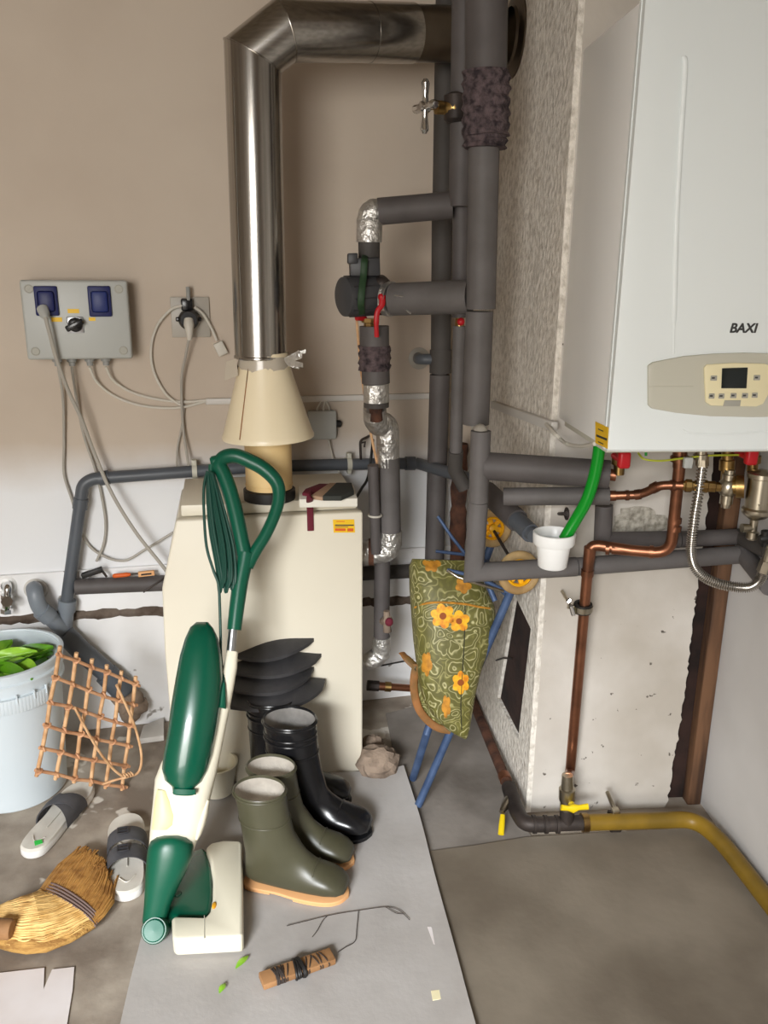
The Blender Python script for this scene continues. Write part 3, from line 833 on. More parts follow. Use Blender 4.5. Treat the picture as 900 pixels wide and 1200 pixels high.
ang = 0.62
rd = sdir*math.cos(ang) - V((1,0,0))*math.sin(ang)*1.0
rd.normalize()
mb.tube([cbm + rd*0.1155 + axc*0.012, cbm + rd*0.0635 + axc*(hh-0.02)], 0.0013, 6); obj('seam', mb, M_strapb, hd)
# tape round the joint
mb = MB()
rings = []
for k in range(28):
    th = 2*PI*k/28
    d = V((math.cos(th), math.sin(th), 0))
    w1 = 0.012*math.sin(3*th) + 0.006*math.sin(7*th)
    rings.append((d, w1))
lo = mb.ring([ct + d*(0.0665) - Zv*(0.032+w) for d, w in rings]); hi = mb.ring([ct + d*0.0615 + Zv*(0.004+0.3*w) for d, w in rings]); mb.bridge(lo, hi)
obj('tape_wrap', mb, M_tape, fl)
mb = MB()
base = FP(337, 423, FY-0.05)
for i in range(9):
    a = FP(333 + i*0.6, 421 + i*0.8, FY-0.055); b = FP(347 + random.uniform(-2, 12), 414 + i*2.0 + random.uniform(-3, 3), FY-0.07+random.uniform(-.02, .02))
    m_ = a.lerp(b, 0.5) + V((0, -0.006, random.uniform(-.004, .006)))
    n_ = V((0, -0.3, 1)).normalized(); w_ = random.uniform(.004, .008)
    rows = [(a, w_*0.7), (m_, w_), (b, w_*1.1)]
    l1 = mb.ring([p + n_*w for p, w in rows]); l2 = mb.ring([p - n_*w + V((0, -.003, 0)) for p, w in rows])
    l3 = mb.ring([p + n_*w + V((0, .0015, 0)) for p, w in rows]); l4 = mb.ring([p - n_*w + V((0, -.0015, 0)) for p, w in rows])
    for q1, q2 in ((l1, l2), (l4, l3)):
        for j in range(2): mb.face((q1[j], q1[j+1], q2[j+1], q2[j]))
obj('foil_tuft', mb, M_foil, fl)
mb = MB()
q = [FP(265, 424, FY-0.03), FP(277, 420, FY-0.045), FP(279, 440, FY-0.045), FP(263, 446, FY-0.03)]
mb.prism(q, V((0, 0.0015, 0))); obj('tape_tail', mb, M_tape, fl)
# vertical duct, two mitred pieces and the horizontal run
j0 = FP(305.5, 420); j1 = FP(296, 66); j2 = FP(334, 36)
HY = 2.185
j6 = CLP(603, 42, 0.0)
def on_axis(a, b, px):      # point of the line a-b that stands over this column of the photograph
    n = ray(px, -200).cross(ray(px, 300)); o = V((0, 0, H))
    return a + (b-a)*((o-a).dot(n)/(b-a).dot(n))
j3 = on_axis(j2, j6, 432); j4 = on_axis(j2, j6, 483)
RD = 0.0635
def seglink(a, b, m, nm, r0=RD, r1=RD, cut0=None, cut1=None, seg=40):
    """duct piece between two mitre planes"""
    t = (b-a).normalized()
    n = t.orthogonal().normalized(); bi = t.cross(n)
    rings = []
    for p, pn, r in ((a, cut0 or t, r0), (b, cut1 or t, r1)):
        rg = []
        for k in range(seg):
            q = p + n*(r*math.cos(2*PI*k/seg)) + bi*(r*math.sin(2*PI*k/seg))
            rg.append(q + t*((p-q).dot(pn)/t.dot(pn)))
        rings.append(rg)
    mb = MB(); mb.loft(rings, True, True); return obj(nm, mb, m, fl)
t01, t12, t23 = (j1-j0).normalized(), (j2-j1).normalized(), (j3-j2).normalized()
m1, m2 = (t01+t12).normalized(), (t12+t23).normalized()
seglink(j0, j1, M_steel, 'duct_section', cut1=m1)
seglink(j1, j2, M_steel_h, 'elbow_section', cut0=m1, cut1=m2)
seglink(j2, j3, M_steel_h, 'duct_section', cut0=m2)
seglink(j3, j4, M_steel_h, 'duct_section', RD+0.001, RD+0.0015)
seglink(j4, j6, M_steel_old, 'duct_section', RD-0.0015, RD-0.0015)
for p, cu, tt in ((j1, m1, t01), (j2, m2, t12)):
    mb = MB()
    n = tt.orthogonal().normalized(); bi = tt.cross(n)
    pts = []
    for k in range(40):
        q = p + n*(RD*math.cos(2*PI*k/40)) + bi*(RD*math.sin(2*PI*k/40)); pts.append(q + tt*((p-q).dot(cu)/tt.dot(cu)))
    mb.tube(pts, 0.0017, 6, close=True); obj('mitre_seam', mb, M_steel, fl)
mb = MB(); mb.lathe([(RD+0.0005, 0), (RD+0.0022, 0.002), (RD+0.0022, 0.006), (RD+0.0005, 0.008)], j0, t01, 40, False, False); obj('rim_bead', mb, M_steel, fl)
mb = MB(); vs = sdir*0.75 - Xv*0.66; vs.normalize(); mb.tube([j0 + vs*(RD+0.0005) + t01*0.01, j0 + vs*(RD+0.0005) + t01*0.62], 0.0014, 6); obj('lock_seam', mb, M_steel, fl)
mb = MB(); mb.lathe([(RD, 0.0), (0.097, 0.0), (0.097, 0.004), (0.088, 0.007), (RD+0.004, 0.010), (RD, 0.016)], CLP(603, 42, 0.014), CLN, 44, False, False); obj('wall_rosette', mb, M_steel_old, fl)

# white slab with folded cloth on the boiler
def TP(px, py, z=ZT): return P(px, py, Z=z)
q = [TP(351, 595, ZT+0.001), TP(419, 594, ZT+0.001), TP(414, 577, ZT+0.001), TP(350, 578, ZT+0.001)]
mb = MB(); mb.prism(q, V((0, 0, 0.022)), 0.002); tag(obj('foam_slab', mb, M_foamw), 'small white slab on top of the cream boiler under a folded cloth', 'slab')
zc = ZT+0.0245
cl = thing('folded_cloth', 'dark patched cloth with a maroon strap on the white slab', 'cloth', TP(383, 580, zc))
def patch(pp, m, nm, h0=0.006, z=zc):
    pts = [TP(x, y, z) for x, y in pp]
    mb = MB(); mb.prism(pts, V((0, 0, h0)), 0.002); return obj(nm, mb, m, cl)
patch([(354, 581), (358, 576), (374, 570), (390, 570), (380, 576), (366, 583)], M_maroon, 'maroon_panel', 0.008)
patch([(364, 585), (386, 570), (398, 570), (392, 580), (378, 587)], M_tancl, 'tan_panel', 0.010)
patch([(378, 587), (394, 571), (412, 571), (415, 580), (400, 587)], M_dkcl, 'dark_panel', 0.013)
mb = MB(); a = TP(364, 577, zc+0.012)
pth = spline([a, TP(363, 584, zc+0.009), P(363, 590, Y=2.02), BP(363.5, 602, 0.006), BP(364, 622, 0.004)], 5)
mb.tube(pth, 0.0085, 10, flat=0.25, up=BN); obj('strap', mb, M_maroon, cl)

# ================================================================== PIPES
def pipe(name, label, loc, group=None): return thing(name, label, 'pipe', loc, group)
def sleeve(par, pts, r, m=M_foam, nm='foam_sleeve', seg=22, rad=0.0, r2=None):
    mb = MB()
    if rad: pts = fillet(pts, rad, 8)
    mb.tube(pts, r if r2 is None else [r + (r2-r)*i/(len(pts)-1) for i in range(len(pts))], seg); return obj(nm, mb, m, par)

# --- thick riser in front, top to elbow
RY = 1.93
rs = pipe('insulated_riser', 'tallest thick grey insulated pipe in front, wrapped with dark netting near the top', P(558, 495, Y=RY))
def to_ceiling(p, q):     # carry a standing pipe from q through p up to the ceiling
    return p + (p-q)*((2.495-p.z)/(p.z-q.z))
sleeve(rs, [to_ceiling(P(570, 0, Y=RY), P(569, 160, Y=RY)), P(569, 160, Y=RY)], 0.0445, M_foam_mid)
sleeve(rs, [P(568, 140, Y=RY), P(563.5, 362, Y=RY)], 0.0335, M_foam)
sleeve(rs, [P(562, 365, Y=RY), P(557.5, 497, Y=RY)], 0.0315, M_foam)
mb = MB()
def netwrap(mb, a, b, r, n=14, amp=0.006, seg=26):
    rings = []
    t = (b-a).normalized(); nn = t.orthogonal().normalized(); bi = t.cross(nn)
    for i in range(n+1):
        p = a.lerp(b, i/n)
        rings.append([p + (nn*math.cos(2*PI*k/seg) + bi*math.sin(2*PI*k/seg))*(r + amp*math.sin(i*1.9 + 2*math.sin(2*PI*k/seg)) + random.uniform(-.0015, .0015)) for k in range(seg)])
    mb.loft(rings)
netwrap(mb, P(570, 84, Y=RY), P(569, 160, Y=RY), 0.0505, 18, 0.003)
netwrap(mb, P(569, 150, Y=RY), P(568, 174, Y=RY), 0.0465, 8, 0.003)
obj('net_wrap', mb, M_cloth_dk, rs)
mb = MB()
mb.tube(fillet([P(559, 490, Y=RY), P(561, 508, Y=RY-0.02), P(563, 505, Y=1.80), P(562, 530, Y=1.80)], 0.02, 5), 0.017, 14); obj('bare_pipe', mb, M_plate, rs)
LY = 1.795
el = P(555, 671, Y=LY)
a1 = P(563.5, 505, Y=LY); a2 = P(560.5, 588, Y=LY); a4 = P(725, 661, Y=LY); 
sleeve(rs, [a1, a2], 0.0225, M_foam)
d1 = (a2-el).normalized(); d2 = (a4-el).normalized()
def mitre(par, pts, r, m, nm='foam_sleeve', seg=24):
    """sharp mitred tube through pts"""
    mb = MB(); n = len(pts)
    t = [(pts[i+1]-pts[i]).normalized() for i in range(n-1)]
    nn = t[0].orthogonal().normalized(); bi = t[0].cross(nn)
    prev = [pts[0] + nn*(r*math.cos(2*PI*k/seg)) + bi*(r*math.sin(2*PI*k/seg)) for k in range(seg)]
    rings = [prev]
    for i in range(1, n):
        ti = t[i-1]; pn = (t[i-1] + t[i]).normalized() if i < n-1 else ti
        prev = [q + ti*((pts[i]-q).dot(pn)/ti.dot(pn)) for q in prev]
        rings.append(prev)
    # split vertices at mitres by sharp angles
    mb.loft(rings); return obj(nm, mb, m, par)
mitre(rs, [a2 - V((0, 0, 0.001)), el, P(675, 664, Y=LY)], 0.0228, M_foam)
sleeve(rs, [P(676, 664, Y=LY), P(864, 650, Y=LY)], 0.0215, M_foam)
mitre(rs, [P(864.5, 650, Y=LY), P(872, 649.5, Y=LY), P(903, 688, Y=1.64)], 0.0215, M_foam)
# --- upper of the two low horizontals
u2 = pipe('insulated_pipe', 'grey insulated pipe under the wall boiler, upper of the two joining at the right wall', P(722, 634, Y=1.815))
mitre(u2, [P(708, 592, Y=1.815), P(706, 633.5, Y=1.815), P(795, 632, Y=1.815)], 0.0205, M_foam_mid)
sleeve(u2, [P(796, 632, Y=1.815), P(862, 629, Y=1.815)], 0.0195, M_foam_mid)
mitre(u2, [P(862.5, 629, Y=1.815), P(868, 629, Y=1.815), P(903, 647, Y=1.68)], 0.0195, M_foam_dark)
# --- two horizontal insulated pipes running to the boiler valves
h1 = pipe('insulated_pipe', 'thickest dark horizontal insulated pipe running to the wall boiler', P(640, 551, Y=1.77))
sleeve(h1, [P(568, 546, Y=1.80), P(714, 556, Y=1.73)], 0.0315, M_foam_mid)
mb = MB(); mb.tube([P(713, 556, Y=1.73), P(722, 557, Y=1.725)], 0.013, 14); obj('pipe_end', mb, M_cop, h1)
h2 = pipe('insulated_pipe', 'thinner grey horizontal insulated pipe with a copper end beside the green hose', P(640, 582, Y=1.77))
sleeve(h2, [P(590, 582, Y=1.79), P(714, 581, Y=1.74)], 0.0205, M_foam)
mb = MB(); pts = fillet([P(712, 581, Y=1.74), P(746, 580, Y=1.72), P(757, 577, Y=1.71), P(772, 569, Y=1.69), P(788, 568.5, Y=1.68), P(802, 569, Y=1.67)], 0.02, 5)
mb.tube(pts, 0.0098, 14); cpp = obj('copper_tail', mb, M_cop, h2)
for q0, q1 in (((714, 581, 1.74), (722, 580.8, 1.735)), ((733, 580.5, 1.727), (737, 580.4, 1.726)), ((744, 580, 1.722), (751, 579, 1.716)), ((764, 573, 1.70), (771, 569.5, 1.692)), ((786, 568.5, 1.68), (792, 568.6, 1.68))):
    mb = MB(); mb.cyl(P(q0[0], q0[1], Y=q0[2]), P(q1[0], q1[1], Y=q1[2]), 0.0118, None, 16); obj('solder_joint', mb, M_cop, cpp)

# --- branch from the riser to the pump, and the pump line
PY = 2.09
br = pipe('insulated_branch', 'short grey insulated branch between the pump and the thick riser', P(500, 350, Y=2.0))
sleeve(br, [P(460, 351, Y=2.06), P(551, 347.5, Y=1.965)], 0.0385, M_foam)
mb = MB(); mb.tube([P(452, 350, Y=2.07), P(459, 350.5, Y=2.061)], [0.041, 0.042], 22); obj('end_collar', mb, M_foil, br)
for a, b in (((463, 346), (478, 348)), ((475, 362), (481, 367))):
    mb = MB(); mb.tube([P(a[0], a[1], Y=2.02), P((a[0]+b[0])/2, (a[1]+b[1])/2, Y=2.008), P(b[0], b[1], Y=2.012)], 0.004, 8, flat=0.5); obj('tape_patch', mb, M_foil, br)
pu = thing('circulation_pump', 'dark grey circulation pump with a green strap on the pipe by the flue', 'pump', P(432, 370, Y=PY))
a, b = P(401, 348, Y=PY-0.04), P(440, 345.5, Y=PY)
ax = (b-a).normalized()
mb = MB(); mb.lathe([(0.0, 0.0), (0.040, 0.0), (0.046, 0.004), (0.0475, 0.02), (0.0475, (b-a).length*0.55), (0.046, (b-a).length)], a, ax, 32, False, True); obj('motor', mb, M_pump, pu)
mb = MB()
for k in range(10):
    th = 2*PI*k/10
    n = ax.orthogonal().normalized(); bi = ax.cross(n)
    p = a + (n*math.cos(th) + bi*math.sin(th))*0.0475
    mb.tube([p + ax*0.012, p + ax*((b-a).length*0.9)], 0.0022, 6)
obj('cooling_fins', mb, M_pump2, pu)
mb = MB(); c = P(427, 313, Y=PY-0.01); ex = (P(445, 313, Y=PY) - P(408, 314, Y=PY)).normalized(); ey = V((ex.y, -ex.x, 0)).normalized()
mb.obox(c, ex, ey, ey.cross(ex) if ey.cross(ex).z > 0 else ex.cross(ey), 0.036, 0.035, 0.021, 0.004); obj('terminal_box', mb, M_pump2, pu)
mb = MB(); mb.obox(P(413, 303, Y=PY-0.02), ex, ey, Zv, 0.012, 0.03, 0.012, 0.003); obj('box_lug', mb, M_pump2, pu)
mb = MB(); mb.lathe([(0.040, -0.012), (0.048, -0.004), (0.048, 0.012), (0.036, 0.026), (0.024, 0.036)], P(443, 346, Y=PY+0.0), ax, 28); obj('volute', mb, M_iron, pu)
mb = MB(); mb.ball(P(447, 333, Y=PY-0.02), 0.022, (1, 1, 0.9)); obj('volute_boss', mb, M_iron, pu)
mb = MB(); p0 = P(427, 312, Y=PY-0.058); 
mb.tube(spline([P(428, 300, Y=PY-0.03), P(427, 306, Y=PY-0.06), P(426, 322, Y=PY-0.062), P(424, 340, Y=PY-0.08), P(423, 356, Y=PY-0.078), P(424, 368, Y=PY-0.045)], 5), 0.008, 10, flat=0.25, up=V((0, -1, 0))); obj('strap', mb, M_gstrap, pu)
vl = thing('ball_valve', 'brass valve with a red lever under the pump', 'valve', P(434, 380, Y=PY))
mb = MB(); mb.lathe([(0.017, -0.03), (0.021, -0.028), (0.021, -0.016), (0.016, -0.014), (0.016, -0.006), (0.022, -0.004), (0.022, 0.006)], P(434, 376, Y=PY), Zv, 8); obj('body', mb, M_brass, vl)
mb = MB(); mb.ball(P(447, 348, Y=PY-0.055), 0.009); mb.tube(spline([P(448, 346, Y=PY-0.058), P(447.5, 357, Y=PY-0.063), P(442.5, 365, Y=PY-0.066), P(441, 378, Y=PY-0.066), P(441.5, 395, Y=PY-0.06)], 5), [0.0075]*6 + [0.0065]*10 + [0.0055]*5, 10, flat=0.5, up=V((0, -1, 0))); obj('lever', mb, M_red, vl)
mb = MB(); mb.tube([P(418, 372, Y=PY-0.02), P(424, 372, Y=PY-0.01), P(428, 373, Y=PY)], [0.008, 0.009, 0.006], 10); obj('knob', mb, M_red, vl)
# top loop
tl_ = pipe('insulated_pipe', 'short grey insulated pipe with a foil elbow above the pump', P(432, 300, Y=PY))
sleeve(tl_, [P(443, 248, Y=PY), P(529, 240.5, Y=2.08)], 0.031, M_foam_mid)
mb = MB(); fp = fillet([P(450, 247, Y=PY), P(433, 248.5, Y=PY), P(432.5, 284, Y=PY)], 0.035, 9)
mb.tube(fp, [0.0295 + random.uniform(-.001, .0015) for _ in fp], 24); obj('foil_elbow', mb, M_foil, tl_)
sleeve(tl_, [P(432.5, 282, Y=PY), P(432.5, 306, Y=PY)], 0.026, M_foam_dark)
# pump discharge line down
dl = pipe('insulated_pipe', 'grey insulated pipe below the pump with dark netting and foil wraps', P(440, 478, Y=PY))
sleeve(dl, [P(438.5, 382, Y=PY), P(439, 408, Y=PY)], 0.0365, M_foam_mid)
mb = MB(); netwrap(mb, P(439, 405, Y=PY), P(439, 434, Y=PY), 0.0395, 10, 0.002); obj('net_wrap', mb, M_cloth_dk, dl)
sleeve(dl, [P(440, 432, Y=PY), P(440.5, 449, Y=PY)], 0.0355, M_foam_mid)
sleeve(dl, [P(440.5, 448, Y=PY), P(441, 477, Y=PY)], 0.032, M_foam_dark)
mb = MB(); mb.tube([P(440.5, 450, Y=PY-0.004), P(441, 460, Y=PY-0.004), P(441.2, 471, Y=PY-0.004)], [0.0325, 0.033, 0.0325], 22); obj('foil_wrap', mb, M_foil, dl)
mb = MB(); mb.tube([P(440, 476, Y=PY), P(441, 492, Y=PY+0.01)], 0.017, 16); obj('bare_pipe', mb, M_rust, dl)
dw = pipe('insulated_pipe', 'thick grey insulated pipe with foil elbows beside the cream boiler', P(455, 660, Y=2.16))
DY = 2.16
mb = MB(); fp = fillet([P(439, 478, Y=PY+0.02), P(440, 497, Y=PY+0.04), P(454, 497, Y=DY), P(455, 546, Y=DY)], 0.035, 8)
mb.tube(fp, [0.031 + random.uniform(-.0015, .002) for _ in fp], 24); obj('foil_elbow', mb, M_foil, dw)
sleeve(dw, [P(455, 536, Y=DY), P(457, 632, Y=DY)], 0.0305, M_foam)
mb = MB(); fp = fillet([P(457, 622, Y=DY), P(457, 645, Y=DY), P(428, 648, Y=DY+0.02)], 0.04, 8)
mb.tube(fp, [0.033 + random.uniform(-.002, .0025) for _ in fp], 24); obj('foil_elbow', mb, M_foil, dw)
mb = MB(); mb.cyl(P(438, 647, Y=DY+0.015), P(432, 647, Y=DY+0.016), 0.038); obj('flange', mb, M_rust, dw)
tp = pipe('thin_pipe', 'thin grey pipe tied beside the thick insulated pipe', P(440, 650, Y=2.2))
sleeve(tp, [P(437, 545, Y=2.12), P(441, 648, Y=2.14)], 0.0145, M_foam_mid)
mb = MB(); mb.torus(P(439.5, 604, Y=2.13), Zv, 0.017, 0.003); obj('cable_tie', mb, M_cable_w, tp)
lw = pipe('insulated_pipe', 'lower grey insulated pipe stub ending in crumpled foil by the boiler side', P(447, 785, Y=2.2))
sleeve(lw, [P(448, 656, Y=2.2), P(447, 752, Y=2.2)], 0.0225, M_foam_mid)
mb = MB(); fp = fillet([P(447, 746, Y=2.2), P(447, 768, Y=2.2), P(430, 776, Y=2.21)], 0.02, 8)
mb.tube(fp, [0.0265 + random.uniform(-.002, .003) for _ in fp], 22); obj('foil_elbow', mb, M_foil, lw)
dv = thing('drain_cock', 'small corroded valve with a faded red knob on the lower pipe stub', 'valve', P(453, 740, Y=2.16))
mb = MB(); mb.tube([P(449, 728, Y=2.18), P(455, 727, Y=2.13)], [0.012, 0.014], 10); mb.tube([P(453, 716, Y=2.14), P(454, 740, Y=2.14)], [0.009, 0.012], 10); obj('body', mb, M_stone, dv)
mb = MB(); mb.ball(P(456, 729, Y=2.12), 0.012, (1, 0.6, 1.1)); obj('knob', mb, M_maroon, dv)
# pipes behind
b1 = pipe('insulated_pipe', 'dark insulated pipe standing close to the back wall, rightmost of those on it', P(508, 690, Y=2.4))
BY = 2.40
sleeve(b1, [to_ceiling(P(523, 0, Y=BY), P(518, 262, Y=BY)), P(518, 262, Y=BY)], 0.0275, M_foam_dark)
sleeve(b1, [P(518, 258, Y=BY), P(516.5, 411, Y=BY)], 0.0285, M_foam_dark)
sleeve(b1, [P(516.5, 410, Y=BY), P(516, 437, Y=BY)], 0.0315, M_foam_dark, 'coupling')
sleeve(b1, [P(516, 436, Y=BY), P(515.5, 440, Y=BY)], 0.02, M_foam_dark)
sleeve(b1, [P(515.5, 439, Y=BY), P(508, 690, Y=BY)], 0.0295, M_foam_mid)
mb = MB(); mb.tube(fillet([P(516, 421, Y=BY), P(490, 421, Y=BY), PW(490, 419, 0.01)], 0.03, 8), 0.0155, 16); obj('wall_branch', mb, M_pvc, b1)
mb = MB(); mb.lathe([(0.033, 0.0), (0.033, 0.004), (0.024, 0.008)], PW(491, 420, 0), WN, 26); obj('wall_rosette', mb, M_plate, b1)
b2 = pipe('insulated_pipe', 'grey insulated pipe half hidden directly behind the thick riser', P(533, 545, Y=2.1))
sleeve(b2, [to_ceiling(P(544, 0, Y=2.06), P(539.5, 242, Y=2.06)), P(539.5, 242, Y=2.06)], 0.0275, M_foam_mid)
sleeve(b2, [P(540.5, 240, Y=2.1), P(539, 372, Y=2.1)], 0.021, M_foam_mid)
mb = MB(); mb.tube([P(539, 370, Y=2.1), P(538.5, 384, Y=2.1)], 0.012, 12); obj('bare_pipe', mb, M_brass, b2)
mb = MB(); mb.ball(P(540, 377, Y=2.08), 0.01); obj('red_cap', mb, M_red, b2)
sleeve(b2, [P(538.5, 382, Y=2.1), P(534, 530, Y=2.1)], 0.0165, M_foam)
mb = MB(); mb.tube([P(534, 528, Y=2.1), P(533, 550, Y=2.12), P(545, 572, Y=2.12)], 0.02, 14); obj('elbow', mb, M_foam_dark, b2)
rp = pipe('rusty_pipe', 'rusty brown pipe standing in the corner behind the grey elbow', P(538, 660, Y=2.38))
mb = MB(); 
rings_p = [P(539, 520, Y=2.38).lerp(P(535, 690, Y=2.38), i/24) for i in range(25)]
mb.tube(rings_p, [0.0235 + random.uniform(-.003, .003) for _ in rings_p], 16); obj('pipe_run', mb, M_rust, rp)
# hand wheel valve on the branch behind the riser
hv_ = thing('gate_valve', 'valve with a chrome handwheel beside the netting wrapped riser', 'valve', P(530, 145, Y=2.05))
a = P(498, 125, Y=2.03); b = P(530, 127, Y=2.05); ax = (b-a).normalized()
mb = MB(); mb.lathe([(0.010, -0.012), (0.012, -0.006), (0.012, 0.010), (0.008, 0.014)], a, ax, 16)
up_ = Zv - ax*ax.z; up_.normalize(); sd_ = ax.cross(up_)
for k in range(4):
    th = PI/2*k + 0.05
    d = up_*math.cos(th) + sd_*math.sin(th)
    mb.tube([a + d*0.004, a + d*0.022, a + d*0.034, a + d*0.048, a + d*0.056], [0.011, 0.0085, 0.0105, 0.0125, 0.006], 12, flat=0.8)
obj('handwheel', mb, M_chrome, hv_)
mb = MB(); mb.lathe([(0.006, 0.01), (0.006, 0.026), (0.015, 0.027), (0.015, 0.044), (0.011, 0.046), (0.020, 0.054), (0.027, 0.062), (0.027, 0.082), (0.020, 0.09)], a, ax, 10); obj('bonnet', mb, M_brass, hv_)
mb = MB(); mb.tube([P(534, 108, Y=2.05), P(534, 112, Y=2.05), P(534, 140, Y=2.05), P(534, 144, Y=2.05)], [0.012, 0.027, 0.027, 0.02], 16); obj('body', mb, M_iron, hv_)
# small things near the pump line
tag(obj('cable', wcable([(418, 374), (420, 400), (424, 440), (430, 480), (436, 515), (443, 548)], [0.34, 0.34, 0.34, 0.33, 0.33, 0.34], 0.0035), M_cane), 'thin tan cord hanging from the pump beside the netting wrap', 'cord')
tag(obj('cable', wcable([(437, 515), (435, 535), (431, 560), (424, 572), (418, 582)], [0.12, 0.10, 0.12, 0.16, 0.2], 0.0042), M_cable_k), 'black cable curving down behind the cream boiler', 'cable')
hk = thing('wall_bracket', 'small grey metal hook on the wall right of the junction box', 'hook', PW(423, 540, 0.02))
mb = MB(); mb.tube(fillet([PW(423, 541, 0.05), PW(422, 516, 0.05), PW(431, 512, 0.04), PW(432, 511, 0.0)], 0.012, 5), 0.004, 8); obj('arm', mb, M_iron, hk)
mb = MB(); mb.tube([PW(422.5, 519, 0.05), PW(428, 518, 0.045), PW(427, 524, 0.045)], 0.003, 6); obj('hook_tip', mb, M_iron, hk)
# copper pipe low behind the trolley and rubble by the boiler
lc = pipe('copper_pipe', 'short brass ended copper pipe low behind the folded trolley', P(460, 806, Y=2.3))
mb = MB(); mb.cyl(P(430, 803, Y=2.32), P(444, 804, Y=2.32), 0.017, 0.017, 8); obj('union', mb, M_iron, lc)
mb = MB(); mb.tube([P(443, 804, Y=2.32), P(458, 805, Y=2.32), P(459, 805, Y=2.32), P(520, 809, Y=2.36)], [0.0135, 0.0135, 0.0115, 0.0115], 14); obj('pipe_run', mb, M_cop, lc)
mb = MB(); mb.cyl(P(451, 804.5, Y=2.32), P(458, 805, Y=2.32), 0.0155, 0.0155, 12); obj('brass_ring', mb, M_brass, lc)
for i, (x, y, r, s, lb) in enumerate(((443, 893, .062, (1.0, .8, .75), 'largest rough brown rubble stone beside the cream boiler'), (437, 872, .035, (1, .8, .8), 'small rubble stone behind the largest one beside the cream boiler'))):
    p = P(x, y, Z=r*s[2]*0.8)
    mb = MB(); mb.ball(p + V((0, 0.0, 0)), r, s, 0.13, 3); tag(obj('rubble_stone', mb, M_stone, smooth=0.3), lb, 'stone', 'rubble by the boiler')
mb = MB(); mb.tube(spline([PW(430, 782, 0.06), PW(447, 780, 0.05), PW(462, 777, 0.05), PW(484, 773, 0.05)], 5), 0.0028, 8)
tag(obj('cable', mb, M_cable_k), 'thin black cable running low along the wall to the trolley', 'cable')

# --- brown pipe at the chimney foot with yellow lever, gas line
gp = pipe('gas_pipe', 'brown gas pipe running along the foot of the chimney side', CLP(575, 860, 0.05))
gz = 0.055
q0 = P(556, 826, Z=gz); q1 = P(596, 922, Z=gz)
mb = MB(); mb.tube([q0 + (q0-q1)*0.15, q1], 0.0145, 16); obj('pipe_run', mb, M_rust, gp)
mb = MB(); mb.tube([q1 + (q0-q1)*0.12, q1 + (q0-q1)*0.06], 0.017, 14); obj('copper_sleeve', mb, M_cop, gp)
q2 = P(612, 963, Z=gz); q3 = P(636, 966, Z=gz); q4 = P(665, 965, Z=gz); q5 = P(683, 964, Z=gz)
mb = MB(); mb.tube(fillet([q1, P(606, 952, Z=gz), P(615, 966, Z=gz), q3], 0.04, 8), 0.0195, 18); obj('elbow', mb, M_iron, gp)
mb = MB()
for t in (0.0, 0.45, 0.9):
    p = P(624 + t*30, 966, Z=gz); mb.cyl(p, p + (q4-q3).normalized()*0.008, 0.0225, None, 20)
mb.cyl(q3, q5, 0.019, None, 18); obj('fittings', mb, M_iron, gp)
mb = MB(); mb.tube([P(664, 965, Z=gz), P(664.5, 948, Y=P(664, 965, Z=gz).y)], [0.018, 0.018], 16); obj('tee', mb, M_iron, gp)
lv = thing('gas_cock', 'yellow lever tap hanging at the brown gas pipe by the chimney foot', 'valve', P(590, 975, Z=0.02))
mb = MB(); mb.tube([P(596, 938, Z=gz), P(591, 946, Z=gz), P(588, 952, Z=gz-0.005)], [0.013, 0.01, 0.007], 12); obj('stem', mb, M_nick, lv)
a_ = P(589, 955, Z=0.045); b_ = P(587, 978, Z=0.022)
mb = MB(); mb.tube([a_, a_.lerp(b_, .5), b_], [0.006, 0.0075, 0.0075], 12, flat=0.6); obj('lever', mb, M_yelh, lv)
gy = thing('gas_hose', 'yellow gas pipe on the floor bending along the right wall', 'pipe', q5)
mb = MB(); pts = fillet([q5, P(815, 960, Z=0.045), P(845, 985, Z=0.045), P(915, 1075, Z=0.045)], 0.14, 10)
mb.tube(pts, 0.0205, 20); obj('pipe_run', mb, M_gasyel, gy)
mb = MB(); mb.cyl(q5 - (q5-q4).normalized()*0.003, q5 + (q5-q4).normalized()*0.012, 0.0235, None, 20); obj('end_collar', mb, M_brass, gy)
ck = thing('pipe_clamp', 'dark metal clamp with a screw stem on the yellow gas pipe', 'clamp', P(719, 962, Z=0.02))
c = P(720, 962, Z=0.045); gd = (P(760, 961, Z=0.045) - P(690, 963, Z=0.045)).normalized()
mb = MB(); mb.lathe([(0.0215, -0.011), (0.0275, -0.011), (0.0275, 0.011), (0.0215, 0.011)], c, gd, 22, False, False); obj('band', mb, M_iron, ck)
mb = MB(); mb.tube([c + V((0.004, 0.005, 0.026)), c + V((-0.004, 0.02, 0.04)), c + V((-0.006, 0.05, 0.05))], 0.0055, 10); obj('stem', mb, M_nick, ck)
mb = MB(); mb.obox(c + V((0.0, 0.0, 0.029)), gd, V((0, 1, 0)), Zv, 0.009, 0.009, 0.007, 0.002); obj('screw_block', mb, M_nick, ck)

